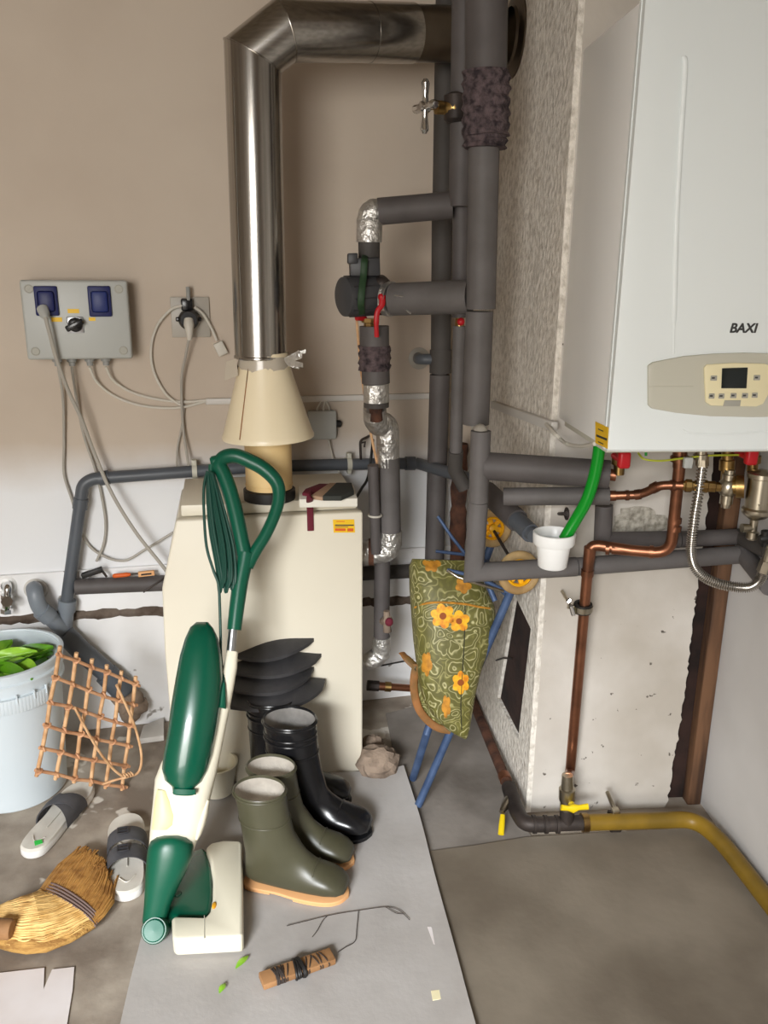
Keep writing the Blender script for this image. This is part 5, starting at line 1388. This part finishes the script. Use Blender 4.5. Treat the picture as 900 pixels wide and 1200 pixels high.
gt = N_px([(176, 1045), (190, 1010), (222, 998), (238, 992), (243, 998), (248, 1020), (249, 1045), (246, 1066), (241, 1073), (203, 1074), (196, 1083), (180, 1078)], 0.048)
mb = MB(); mb.prism(gt, V((0, 0, -0.030)), 0.008, 3); gh_ = obj('nozzle_cover', mb, M_green, vc)
mb = MB(); mb.lathe([(0.0, .004), (0.008, .004), (0.010, 0.0)], P(208, 1048, Z=0.047), Zv, 18, False, True); obj('cover_boss', mb, M_green_m, gh_)
mb = MB(); mb.ball(P(251, 1061, Z=NZ), 0.0085, (0.6, 1.3, 0.35)); obj('release_tab', mb, M_flower, nz)
# tube and loop handle
mb = MB(); mb.tube([A_(268, 790), A_(274, 728)], 0.0105, 18); obj('handle_tube', mb, M_alu, vc)
def hpts(l): return [A_(x, y) for x, y in l]
mb = MB()
stem = spline(hpts([(274.5, 738), (277.5, 712), (282, 680), (286, 660), (288, 648)]), 6)
mb.tube(stem, [0.0165 + 0.0045*(i/(len(stem)-1)) for i in range(len(stem))], 20)
lp_ = spline(hpts([(288, 660), (284, 640), (277, 606), (270, 578), (262, 556), (257, 545), (263, 536), (276, 534), (292, 540), (310, 550), (324, 565), (327, 582), (322, 603), (311, 627), (300, 645), (290, 664)]), 7)
nL = len(lp_)
rl = []
for i in range(nL):
    t = i/(nL-1)
    rl.append(0.0188 if t < .25 else (0.0188 - 0.001*(t-.25)/.15 if t < .4 else (0.0178 if t < .6 else 0.0178 - 0.0035*min(1, (t-.6)/.2))))
mb.tube(lp_, rl, 18)
hd_ = obj('loop_handle', mb, M_green_m, vc)
mb = MB(); c = A_(251, 541); mb.tube([A_(262, 540), A_(255, 540), A_(249, 541), A_(246.5, 541.5)], [0.013, 0.0145, 0.0135, 0.009], 16); mb.tube([A_(248, 545), A_(247, 556), A_(249, 566)], [0.008, 0.006, 0.004], 10); obj('cord_hook', mb, M_green_m, hd_)
# coiled cord over the hook
cc = thing('mains_cord', 'dark green mains cord looped over the hook of the vacuum handle', 'cord', A_(262, 695, 0.01))
mb = MB()
for i in range(8):
    x0 = 239 + i*1.5; xb = 257 + i*2.4; yb = 693 - (i % 3)*5 - (3 if i > 5 else 0)
    l = [(243 + i*0.6, 553), (x0+4, 575), (x0+7 + i*0.9, 620), (xb-3, 665), (xb, yb), (xb+2.5, yb-10), (xb + 1 - i*0.2, 640), (x0 + 11, 590), (246 + i*0.5, 554)]
    pts = spline([A_(x, y, 0.008 + 0.004*(i % 3) + (0.006 if k > 4 else 0)) for k, (x, y) in enumerate(l)], 6)
    mb.tube(pts, 0.0036, 8)
obj('coil', mb, M_green_c, cc)
mb = MB()
pts = spline([A_(x, y, d) for x, y, d in ((243, 552, .015), (239, 570, .015), (239, 600, .016), (242, 640, .016), (250, 668, .016), (256, 685, .014), (257.5, 710, .012), (258.5, 745, .005), (259, 770, -.005), (262, 800, .025), (261, 822, .026))], 6)
mb.tube(pts, 0.0034, 8); obj('lead', mb, M_green_c, cc)
mb = MB(); mb.tube([A_(262, 800, .026), A_(261, 812, .028), A_(260, 826, .028), A_(259, 829, .028)], [0.004, 0.007, 0.010, 0.012], 12); obj('strain_relief', mb, M_green_m, cc)
# ================================================================== BUCKET
BC = V((-0.868, 2.06, 0.0)); BH = 0.405
bk = thing('plastic_bucket', 'translucent white bucket full of green leaves at the left wall', 'bucket', BC)
mb = MB(); mb.lathe([(0.0, 0.0), (0.124, 0.0), (0.131, 0.006), (0.146, BH-0.07), (0.148, BH-0.005), (0.145, BH-0.005), (0.143, BH-0.07), (0.127, 0.01), (0.0, 0.008)], BC, Zv, 64, False, False); obj('shell', mb, M_bucket, bk)
mb = MB(); mb.lathe([(0.146, BH-0.075), (0.154, BH-0.073), (0.154, BH-0.068), (0.149, BH-0.064), (0.149, BH-0.040), (0.155, BH-0.038), (0.155, BH-0.032), (0.150, BH-0.028), (0.151, BH-0.012), (0.157, BH-0.010), (0.158, BH-0.001), (0.155, BH), (0.149, BH), (0.146, BH-0.012)], BC, Zv, 64, False, False); rim = obj('rim', mb, M_bucket, bk)
mb = MB()
for i in range(15):
    th = math.radians(-74 + i*3.2)
    d = V((math.cos(th), math.sin(th), 0))
    t = V((-d.y, d.x, 0))
    mb.obox(BC + d*0.154 + Zv*(BH-0.086), t, d, Zv, 0.0046, 0.0035, 0.020, 0.001)
for i in (0, 5, 10, 14):
    th = math.radians(-74 + i*3.2); d = V((math.cos(th), math.sin(th), 0)); t = V((-d.y, d.x, 0))
    mb.obox(BC + d*0.157 + Zv*(BH-0.068), t, d, Zv, 0.0012, 0.003, 0.012)
obj('tear_strip', mb, M_bucket, rim)
def leaf(c, yaw, pitch, roll, L_, Wd, m, lb):
    mt = Matrix.Translation(c) @ Matrix.Rotation(yaw, 4, 'Z') @ Matrix.Rotation(pitch, 4, 'Y') @ Matrix.Rotation(roll, 4, 'X')
    mb = MB(); rows = []
    for i in range(11):
        t = i/10; w = Wd*math.sin(PI*min(1, t*0.96+0.02))**0.75*(1-0.35*t)
        row = []
        for j in range(7):
            s = (j-3)/3
            row.append(mt @ V((L_*(t-0.5), w*s, 0.014*abs(s)*Wd/0.03 + 0.006*math.sin(7*t+3*s) - 0.03*(t-.5)**2)))
        rows.append([mb.bm.verts.new(p) for p in row])
    low = [[mb.bm.verts.new(v.co - V((0, 0, .0008))) for v in r] for r in rows]
    for g in (rows, low):
        for i in range(10):
            for j in range(6): mb.face((g[i][j], g[i+1][j], g[i+1][j+1], g[i][j+1]))
    lf = thing('leaf', lb, 'leaf', c, 'green leaves heaped in the bucket')
    obj('blade', mb, m, lf)
    mb = MB(); mb.tube([mt @ V((-L_*0.62, 0, 0.002)), mt @ V((-L_*.3, 0, 0.003)), mt @ V((L_*.42, 0, 0.001))], [0.0032, 0.0026, 0.001], 8); obj('midrib', mb, M_leaf2, lf)
LB = 'green leaf heaped with others in the white bucket'
zb = BH - 0.03
for dx, dy, dz, yw, pt, rl, L_, w, m in ((.045, .02, .0, .5, -.15, .3, .17, .035, M_leaf), (.03, -.05, -.01, 2.6, .1, -.3, .16, .034, M_leaf), (-.02, .03, .005, 1.4, -.1, .2, .16, .032, M_leaf2), (.06, -.02, -.005, -.6, .2, .1, .14, .03, M_leaf2), (-.05, -.04, -.01, 3.4, .1, .4, .16, .035, M_leaf), (.0, .07, -.01, .1, .05, -.3, .15, .03, M_leaf), (.02, -.005, .02, .2, -.1, .6, .15, .022, M_leaf2), (-.06, .03, .01, 2.2, -.2, .2, .15, .033, M_leaf), (.075, .045, -.01, 1.0, .1, .2, .11, .026, M_leaf), (.01, .01, -.03, 1.9, 0, 0, .2, .05, M_leaf), (-.03, -.08, -.02, .3, 0, .1, .15, .035, M_leaf), (.05, -.075, -.02, -.3, .1, .1, .13, .034, M_leaf)):
    leaf(BC + V((dx, dy, zb+dz)), yw, pt, rl, L_, w, m, LB)
mb = MB(); mb.lathe([(0.0, 0.0), (0.142, 0.0), (0.13, 0.02), (0.0, 0.03)], BC + V((0, 0, BH-0.085)), Zv, 40, False, False)
o = obj('leaf_litter', mb, M_leaf, kind='stuff'); tag(o, 'mass of green leaves filling the white bucket below the top ones', 'leaves')

# ================================================================== CANE TRIVET
BL, BR = P(45, 903, Y=1.87), P(143, 921, Z=0.012)
TL, TR = P(70, 766, Y=1.885), P(158, 800, Y=2.06)
lt = thing('cane_trivet', 'woven cane lattice leaning against the white bucket', 'trivet', BR)
def LT(u, v, d=0.0):
    p = (BL*(1-u) + BR*u)*(1-v) + (TL*(1-u) + TR*u)*v
    n = (BR-BL).cross(TL-BL).normalized()
    if n.y > 0: n = -n
    return p + n*d
for i in range(6):
    u = i/5
    mb = MB(); mb.tube([LT(u + random.uniform(-.012, .012), v, 0.0) for v in (-0.05, 0.2, 0.4, 0.6, 0.8, 1.06)], 0.0052, 10); obj('upright_stick', mb, M_cane, lt)
for i in range(6):
    v = i/5
    mb = MB(); mb.tube([LT(u, v + random.uniform(-.012, .012), 0.007) for u in (-0.05, 0.2, 0.4, 0.6, 0.8, 1.05)], 0.0044, 10); obj('cross_stick', mb, M_cane_d, lt)
for i in range(6):
    for j in range(6):
        c = LT(i/5, j/5, 0.004); mb = MB()
        mb.torus(c, (LT(1, .5)-LT(0, .5)).normalized() + (LT(.5, 1)-LT(.5, 0)).normalized()*(1 if (i+j) % 2 else -1), 0.0076, 0.003, 12, 6); obj('cane_tie', mb, M_cane_d, lt)
mb = MB(); mb.tube(spline([LT(.25, .62, .012), LT(.4, .48, .02), LT(.58, .32, .03), LT(.75, .21, .04), LT(.88, .16, .045)], 6), 0.0035, 10)
mb.tube(spline([LT(.72, .93, .012), LT(.85, .80, .02), LT(1.0, .62, .03), LT(1.1, .40, .04), LT(1.08, .24, .045), LT(.95, .17, .045), LT(.85, .10, .03), LT(.72, .0, .012)], 6), 0.0035, 10); obj('bent_handle', mb, M_cane, lt)
mb = MB(); 
for k in range(4): mb.torus(LT(.90+.03*k, .17+.012*k, .045), (LT(1, .3)-LT(.8, .1)).normalized(), 0.0065, 0.002, 12, 6)
obj('binding', mb, M_cane, lt)

# ================================================================== SLIPPERS
def footbed(L_, Wd):
    pts = []
    prof = [(0, .0), (.03, .55), (.10, .80), (.25, .86), (.45, .80), (.62, .88), (.78, 1.0), (.90, .86), (.97, .52), (1.0, 0)]
    for t, w in prof: pts.append((t*L_, w*Wd*(1.0 if t < .5 else 1.04)))
    for t, w in reversed(prof[1:-1]): pts.append((t*L_, -w*Wd*(1.0 if t < .5 else .94)))
    return [(p.x, p.y) for p in spline([(x, y, 0) for x, y in pts], 4, True)]
def slipper(label, heel, toe, Wd, m_edge, strap_t, buckles):
    d = (toe-heel); d.z = 0; L_ = d.length; d.normalize(); n = V((-d.y, d.x, 0))
    fw = lambda x, y, z: heel + d*x + n*y + Zv*z
    sl = thing('slipper', label, 'slipper', heel)
    ol = footbed(L_, Wd)
    mb = MB(); mb.prism([fw(x, y, 0.002) for x, y in ol], V((0, 0, 0.020)), 0.004); obj('sole', mb, m_edge, sl)
    mb = MB()
    rings = []
    for f, z in ((1.0, 0.0225), (.96, 0.0275), (.86, 0.0265), (.6, 0.0245), (.25, 0.024)):
        rings.append([fw(L_*.5 + (x-L_*.5)*f, y*f, z) for x, y in ol])
    mb.loft(rings, False, True); fbd = obj('footbed', mb, M_slip, sl)
    mb = MB()
    mb.tube(spline([fw(L_*.62, -Wd*.55, .0275), fw(L_*.55, 0, .0275), fw(L_*.62, Wd*.5, .0275)], 6), 0.0014, 8); mb.tube(spline([fw(L_*.18, -Wd*.4, .0275), fw(L_*.12, 0, .0275), fw(L_*.18, Wd*.4, .0275)], 6), 0.0013, 8); mb.tube([fw(L_*.56, 0, .0275), fw(L_*.3, .0, .0275)], 0.0013, 8); obj('footbed_ridge', mb, M_slip, fbd)
    for (t0, t1, hgt, w2, skw) in strap_t:
        mb = MB(); N = 16; top = []; low = []
        for k in range(N+1):
            a = PI*k/N
            y = math.cos(a)*Wd*1.06; z = 0.014 + math.sin(a)**0.8*hgt
            sk = (1 - abs(math.cos(a)))*0.0
            sk = skw*y
            top.append((fw(t0*L_ - w2*L_*(1-math.sin(a)) + sk, y, z), fw((t0+t1)/2*L_ + sk, y*1.02, z+0.004*math.sin(a)), fw(t1*L_ + w2*L_*(1-math.sin(a)) + sk, y, z-0.003)))
        g = [[mb.bm.verts.new(p) for p in r] for r in top]
        cen = fw((t0+t1)/2*L_, 0, 0.0)
        gi = [[mb.bm.verts.new(p - (p-cen).normalized()*0.0035) for p in r] for r in top]
        for q, fl_ in ((g, 0), (gi, 1)):
            for i in range(N):
                for j in range(2): mb.face((q[i][j], q[i+1][j], q[i+1][j+1], q[i][j+1]))
        for i in range(N):
            mb.face((g[i][0], gi[i][0], gi[i+1][0], g[i+1][0])); mb.face((g[i][2], g[i+1][2], gi[i+1][2], gi[i][2]))
        stp = obj('strap', mb, M_strap, sl)
        if buckles:
            mb = MB(); c = fw((t0+t1)/2*L_, Wd*.15, 0.014+hgt+0.006)
            for s in (-1, 1):
                mb.obox(c + d*0.011*s, d, n, Zv, 0.0018, 0.012, 0.002, 0.001); mb.obox(c + n*0.012*s, d, n, Zv, 0.012, 0.0018, 0.002, 0.001)
            mb.obox(c, d, n, Zv, 0.0013, 0.012, 0.0016)
            obj('buckle', mb, M_buckle, stp)
    return sl
s1 = slipper('pale footbed slipper with crossed grey strap beside the bucket', P(33, 1008, Z=0), P(104, 924, Z=0), 0.041, M_slipw, ((.46, .62, .046, .02, .5), (.46, .62, .051, .02, -.5)), False)
mb = MB(); mb.prism([P(x, y, Z=0.0285) for x, y in ((40, 986), (49, 984), (50, 988), (41, 991))], V((0, 0, 0.0012)))
obj('green_tag', mb, mat('tag_green', S(40, 200, 70), 0.5), s1)
s2 = slipper('grey slipper with two buckled straps between the broom and the vacuum cleaner', P(150, 1058, Z=0), P(150, 962, Z=0), 0.045, M_slipw, ((.27, .45, .046, .01, .05), (.49, .67, .046, .01, .05)), True)

# ================================================================== BROOM
bz = 0.03
bm0 = thing('straw_broom', 'short straw broom head lying on the concrete at the left edge', 'broom', P(60, 1070, Z=0.0))
def BRP(x, y, z): return P(x, y, Z=z)
# bound bundle near the handle
sta = [((-8, 1070, .03), (-8, 1106, .03)), ((10, 1060, .035), (13, 1113, .03)), ((25, 1054, .04), (30, 1116, .03)), ((38, 1050, .04), (54, 1114, .03)), ((45, 1045, .035), (84, 1103, .03)), ((48, 1048, .03), (112, 1086, .028))]
rows = [(BRP(*a), BRP(*b)) for a, b in sta]
mb = MB(); mb.half([(a, b, .030 if i < 4 else .022, .026 if i < 4 else .02) for i, (a, b) in enumerate(rows)], Zv, 26, 0.9); obj('straw_bundle', mb, M_straw, bm0)
sta2 = [((46, 1046, .028), (112, 1084, .028)), ((58, 1032, .028), (120, 1074, .028)), ((72, 1018, .026), (129, 1056, .026)), ((88, 1006, .022), (130, 1040, .022)), ((98, 1006, .018), (124, 1024, .018))]
rows2 = [(BRP(*a), BRP(*b)) for a, b in sta2]
mb = MB(); mb.half([(a, b, .018, .018) for a, b in rows2], Zv, 26, 0.9); obj('brush_end', mb, M_straw, bm0)
mb = MB()
for i in range(300):
    t = random.random(); lift = random.uniform(.012, .031)
    k = 1 - (2*t-1)**2
    pts = []
    for j, (a, b) in enumerate(rows[:6]):
        p = a.lerp(b, 0.04 + 0.92*min(1, max(0, t + random.uniform(-.03, .03)))); p.z += 0.028*math.sqrt(max(0, k))*(1 if j < 4 else .7) + random.uniform(0, .004); pts.append(p)
    mb.tube(pts, random.uniform(.0014, .0026), 5)
obj('straw_strands', mb, M_straw2, bm0, kind='stuff')
mb = MB()
for i in range(380):
    t = random.random(); k = 1-(2*t-1)**2
    pts = []
    te = t + random.uniform(-.16, .16)
    n_r = random.choice((3, 4, 4, 5))
    for j, (a, b) in enumerate(rows2[:n_r]):
        tt = t + (te-t)*j/4
        p = a.lerp(b, tt); p.z += 0.017*math.sqrt(max(0, k)) + random.uniform(0, .004); pts.append(p)
    if n_r >= 4:
        pts.append(pts[-1] + (pts[-1]-pts[-2])*random.uniform(.2, .8) + V((random.uniform(-.01, .01), random.uniform(-.01, .01), 0)))
    mb.tube(pts, random.uniform(.0014, .0026), 5)
obj('bristle_strands', mb, M_straw3, bm0, kind='stuff')
for j in range(4):
    a = rows[5][0].lerp(rows2[1][0], j*.22) + V((0, 0, 0)); b = rows[5][1].lerp(rows2[1][1], j*.22)
    mb = MB(); pts = []
    for k in range(13):
        t = k/12; p = a.lerp(b, t); p.z += 0.022*math.sqrt(max(0, 1-(2*t-1)**2)) + .001; pts.append(p)
    mb.tube(pts, 0.0024, 8); obj('stitched_twine', mb, M_twine, bm0)
hx0, hx1 = BRP(14, 1089, .068), BRP(-30, 1087, .072)
mb = MB(); mb.lathe([(0.012, -0.001), (0.018, 0.0), (0.0205, 0.005), (0.0205, 0.03), (0.017, 0.036)], hx0, (hx1-hx0).normalized(), 20); fr = obj('ferrule', mb, M_stick, bm0)
mb = MB(); mb.cyl(BRP(4, 1088.5, .069), BRP(-150, 1080, .078), 0.0135); obj('handle', mb, M_stick, bm0)

# torn white card bottom left
mb = MB(); mb.prism([P(x, y, Z=0.004) for x, y in ((-20, 1142), (0, 1140), (52, 1134), (51, 1159), (61, 1136), (87, 1133), (85, 1160), (76, 1215), (70, 1260), (-20, 1260))], V((0, 0, -0.003)))
tag(obj('torn_card', mb, M_card), 'torn white card lying on the concrete at the bottom left corner', 'card')

# ================================================================== BOOTS
def boot(name, label, origin, ang, sc, zh, m, sole_m, lin_m, lean=0.0, wsc=1.0, group=None, bands=False, fat=1.0):
    d = V((math.cos(ang), math.sin(ang), 0)); n = V((-d.y, d.x, 0))
    fw = lambda x, y, z: origin + d*(x*sc) + n*(y*sc) + Zv*z
    bt = thing(name, label, 'boot', origin, group)
    zs = zh
    spec = [(-.070, zs, .068, zs, .056), (-.067, zs*.93, .066, zs*.93, .0555), (-.066, zs*.72, .068, zs*.72, .054), (-.065, zs*.52, .074, zs*.56, .051), (-.065, .080, .090, .112, .048), (-.068, .048, .104, .098, .045), (-.066, .022, .114, .088, .043), (-.045, .014, .135, .076, .043), (.03, .012, .158, .068, .047), (.10, .012, .178, .061, .049), (.15, .013, .195, .052, .047), (.185, .015, .208, .04, .039), (.206, .018, .214, .03, .024)]
    rings = []
    SEG = 30
    for i, (bx, bz_, fx, fz, hw) in enumerate(spec):
        if i < 4: cx_ = (bx+fx)/2; bx = cx_ + (bx-cx_)*fat; fx = cx_ + (fx-cx_)*fat; hw *= fat
        lx = lean*max(0, ((bz_+fz)/2 - .1))/zs
        B_ = V((bx+lx, 0, bz_)); F_ = V((fx+lx, 0, fz)); c = (B_+F_)/2; h_ = (F_-B_)/2
        ex = 1.0 if i < 6 else 0.8
        rg = []
        for k in range(SEG):
            th = 2*PI*k/SEG; cs, sn = math.cos(th), math.sin(th)
            cs = math.copysign(abs(cs)**ex, cs); sn = math.copysign(abs(sn)**ex, sn)
            q = c + h_*cs; y = hw*wsc*sn
            rg.append(fw(q.x, y, max(q.z, .006) ))
        rings.append(rg)
    # rim turned inwards
    def shrink(r, f, dz): 
        c = sum(r, V())/len(r); return [c + (p-c)*f + Zv*dz for p in r]
    full = [shrink(rings[0], .945, -.003), shrink(rings[0], .965, .003)] + rings
    mb = MB(); mb.loft(full, False, True); shaft = obj('rubber_upper', mb, m, bt, smooth=1.2)
    mb = MB(); mid = [p.lerp(q, .45) for p, q in zip(rings[1], rings[2])]; mb.loft([shrink(rings[0], .944, -.004), shrink(rings[1], .93, 0), shrink(mid, .91, 0), shrink(mid, .6, -.006)], False, True); obj('lining', mb, lin_m, bt, smooth=1.2)
    mb = MB(); mb.tube(shrink(rings[0], 1.0, -.004), 0.003, 8, close=True); obj('rim_bead', mb, m, shaft)
    mb = MB(); mb.tube(shrink(shrink(rings[2], 1.0, 0), 1.0, 0), 0.0022, 8, close=True); obj('raised_band', mb, m, shaft)
    if bands:
        for r_, dz in ((rings[1], -.012), (rings[1], -.026)):
            mb = MB(); mb.tube(shrink(r_, .992, dz), 0.003, 8, close=True); obj('raised_band', mb, m, shaft)
    # sole
    prof = [(-.070, 0), (-.066, .026), (-.050, .039), (-.02, .041), (.03, .042), (.08, .049), (.13, .0515), (.175, .046), (.202, .030), (.214, .010), (.217, 0)]
    ol = [(x, y*wsc) for x, y in prof] + [(x, -y*wsc) for x, y in reversed(prof[1:-1])]
    ol = [(p.x, p.y) for p in spline([(x, y, 0) for x, y in ol], 3, True)]
    mb = MB(); mb.prism([fw(x, y, 0.003) for x, y in ol], V((0, 0, .0075)), 0.002)
    hl = [(x, y) for x, y in ol if x < .02]
    mb.prism([fw(x, y, 0.0) for x, y in [q for q in ol if q[0] < .025]], V((0, 0, .004)))
    mb.prism([fw(x, y, 0.0) for x, y in [q for q in ol if q[0] > .07]], V((0, 0, .004)))
    obj('sole', mb, sole_m, bt)
    # toe seam
    mb = MB(); mb.tube(spline([fw(.125, -.046*wsc, .03), fw(.13, -.03*wsc, .068), fw(.133, 0, .0785), fw(.13, .03*wsc, .068), fw(.125, .046*wsc, .03)], 6), 0.002, 8); obj('toe_seam', mb, m, shaft)
    return bt
BZo = BZ
ga = 'pair of olive wellingtons on the grey board'; gb = 'pair of black wellingtons on the grey board'
boot('rubber_boot', 'olive rubber boot with tan sole standing in front of the other olive one', V((-.142, 1.620, BZo)), math.radians(-17), .87, .248, M_olive, M_tan, M_lining, -.034, 1.04, ga)
boot('rubber_boot', 'olive rubber boot half hidden behind the front olive boot', V((-.126, 1.728, BZo)), math.radians(-17), .87, .236, M_olive, M_tan, M_lining, -.030, 1.0, ga)
boot('rubber_boot', 'black rubber boot with grey lining standing in front of the boot carrying black insoles', V((-.092, 1.836, BZo)), math.radians(-17), .94, .300, M_bootk, M_bootk, M_lining_g, -.012, 1.08, gb, True, 1.05)
boot('rubber_boot', 'black rubber boot at the back carrying the stack of black insoles', V((-.150, 1.952, BZo)), math.radians(-9), .96, .295, M_bootk, M_bootk, M_lining_g, -.005, .95, gb, True, 1.0)
# stack of black pointed insoles
def insole(label, left, tip, near, zc, m=M_insole, rise=0.02, step=False):
    L0 = P(*left, Z=zc); T0 = P(*tip, Z=zc); N0 = P(*near, Z=zc)
    d = T0 - L0; Ln = d.length; d.normalize(); n = V((d.y, -d.x, 0))
    wn = (N0 - L0).dot(n)
    mb = MB(); NL, NW = 18, 10; top = []
    for i in range(NL+1):
        t = i/NL
        wN = wn*(0.62 + 0.38*math.sin(PI*min(1, t*0.95)))*math.sqrt(1-t**5) if t < 1 else 0.001
        wF = 0.04*(1-t)**0.7 if t < 1 else 0.001
        row = []
        for j in range(NW+1):
            s = j/NW
            y = -wF + (wN+wF)*s
            e = (s-0.35)
            row.append(L0 + d*(Ln*t) + n*y + Zv*(rise*0.9*t*t + 0.028*min(1, wN/wn)**2 - 0.066*e*e*min(1, wN/wn)**2))
        top.append(row)
    g = [[mb.bm.verts.new(p) for p in r] for r in top]; b = [[mb.bm.verts.new(p - Zv*0.009) for p in r] for r in top]
    for q in (g, b):
        for i in range(NL):
            for j in range(NW): mb.face((q[i][j], q[i+1][j], q[i+1][j+1], q[i][j+1]))
    for i in range(NL):
        mb.face((g[i][0], b[i][0], b[i+1][0], g[i+1][0])); mb.face((g[i][NW], g[i+1][NW], b[i+1][NW], b[i][NW]))
    for j in range(NW):
        mb.face((g[0][j], g[0][j+1], b[0][j+1], b[0][j])); mb.face((g[NL][j], b[NL][j], b[NL][j+1], g[NL][j+1]))
    return tag(obj('boot_insole', mb, m, smooth=0.9), label, 'insole', 'black insoles stacked on the rear boot')
insole('black pointed insole, lowest of the stack on the rear black boot', (268, 812), (381, 800), (325, 832), .302, rise=.012)
insole('black pointed insole, second from the bottom of the stack', (270, 792), (368, 786), (322, 813), .334, rise=.012)
insole('black pointed insole, second from the top of the stack', (272, 772), (377, 772), (322, 794), .366, rise=.018)
insole('black pointed insole, topmost of the stack with upturned tip', (276, 752), (371, 758), (322, 777), .398, rise=.036)
# pot behind the vacuum
fp0 = P(257, 925, Z=BZ)
mb = MB(); mb.lathe([(0.035, 0.0), (0.042, 0.002), (0.055, 0.085), (0.058, 0.085), (0.058, 0.09), (0.052, 0.09), (0.040, 0.006), (0.0, 0.005)], P(254, 932, Z=BZ) + V((0, 0.02, 0)), Zv, 30, True, False)
tag(obj('plant_pot', mb, M_vac), 'small cream pot standing between the vacuum cleaner and the boots', 'pot')

# ================================================================== SMALL THINGS ON THE BOARD
ws = thing('cord_winder', 'short wooden stick wound with dark cord on the front board', 'stick', P(348, 1140, Z=BZ))
a, b = P(306, 1150, Z=BZ+0.010), P(390, 1120, Z=BZ+0.010)
d = (b-a).normalized(); n = V((-d.y, d.x, 0))
mb = MB(); mb.obox((a+b)/2, d, n, Zv, (b-a).length/2, 0.0175, 0.007, 0.002); obj('stick', mb, M_stick, ws)
mb = MB()
def wind(t, tilt, r, e=0.0):
    c = a.lerp(b, t); pts = []
    for k in range(20):
        th = 2*PI*k/20
        pts.append(c + n*math.cos(th)*(0.0195+e) + Zv*math.sin(th)*(0.0095+e) + d*math.cos(th)*tilt)
    mb.tube(pts, r, 6, close=True)
for t in [.18 + .012*i for i in range(9)]: wind(t, random.uniform(-.005, .005), .0014, random.uniform(0, .001))
for t in (.25, .3, .36, .55, .62, .68, .74, .8, .86): wind(t, random.uniform(-.012, .012), .0012)
obj('thin_winding', mb, M_cord, ws)
mb = MB()
for i in range(12): wind(.46 + .009*i, random.uniform(-.004, .004), .0026, random.uniform(0, .004))
obj('thick_winding', mb, M_black, ws)
mb = MB()
z_ = BZ + 0.003
def g_(l): return spline([P(x, y, Z=z_ + random.uniform(0, .001)) for x, y in l], 5)
mb.tube(g_([(336, 1085), (360, 1079), (380, 1074), (400, 1070), (420, 1067), (440, 1064), (455, 1063), (468, 1067), (480, 1078)]), 0.0008, 5)
mb.tube(g_([(366, 1098), (372, 1090), (378, 1079), (384, 1073)]), 0.0009, 5)
mb.tube(g_([(396, 1116), (405, 1110), (416, 1103), (418, 1088), (420, 1068)]), 0.0009, 5)
mb.tube(g_([(452, 1063), (464, 1070), (474, 1071)]), 0.0008, 5)
tag(obj('dry_twig', mb, M_cord, smooth=0), 'thin dark branching thread lying on the front board', 'thread')
def bit(px, lb, w, l0, m):
    mb = MB(); a, b = [P(x, y, Z=BZ+0.004) for x, y in px]; d = (b-a).normalized(); n = V((-d.y, d.x, 0))
    top = []
    for i in range(9):
        t = i/8; ww = w*math.sin(PI*(.04+.92*t)); p = a.lerp(b, t) + Zv*.003*math.sin(PI*t)
        top.append([p - n*ww, p + Zv*.0015, p + n*ww, p - Zv*.0012])
    mb.loft(top); tag(obj('leaf_fragment', mb, m), lb, 'leaf')
bit(((276, 1135), (291, 1120)), 'larger bright green leaf scrap on the board beside the nozzle', .007, 0, M_leaf2)
bit(((257, 1164), (264, 1152)), 'smaller yellowish leaf scrap on the board nearest the bottom edge', .006, 0, M_leaf2)

# ================================================================== LIGHT
def area(name, loc, aim, sx, sy, power, col):
    l = bpy.data.lights.new(name, 'AREA'); l.shape = 'RECTANGLE'; l.size = sx; l.size_y = sy; l.energy = power; l.color = col
    o = bpy.data.objects.new(name, l); COL.objects.link(o); o.location = loc
    o.rotation_euler = (V(aim) - V(loc)).to_track_quat('-Z', 'Y').to_euler()
    return o
area('daylight_low', (-1.15, -2.9, 1.7), (-0.6, 0.6, 1.0), 2.4, 2.0, LIGHT_P, (1.0, 0.965, 0.91))
area('daylight_sky', (-1.9, -4.6, 3.5), (-0.5, 2.2, 0.6), 2.0, 1.0, SKY_P, (0.93, 0.97, 1.0))
wd_ = bpy.data.worlds.new('world'); SC.world = wd_; wd_.use_nodes = True
wd_.node_tree.nodes['Background'].inputs['Color'].default_value = (*S(226, 234, 245), 1)
wd_.node_tree.nodes['Background'].inputs['Strength'].default_value = WORLD_P
mb = MB(); mb.box((-6, -8, -0.1), (5, -1.5, -0.02)); struct('ground_outside', mb, mat('yard_ground', S(170, 158, 140), 0.9))
vs_ = SC.view_settings
SC.display_settings.display_device = 'sRGB'
vs_.view_transform = 'Standard'; vs_.look = 'None'; vs_.gamma = 1.0; vs_.exposure = EXPO; vs_.use_curve_mapping = False
SC.cycles.max_bounces = 10; SC.cycles.diffuse_bounces = 6
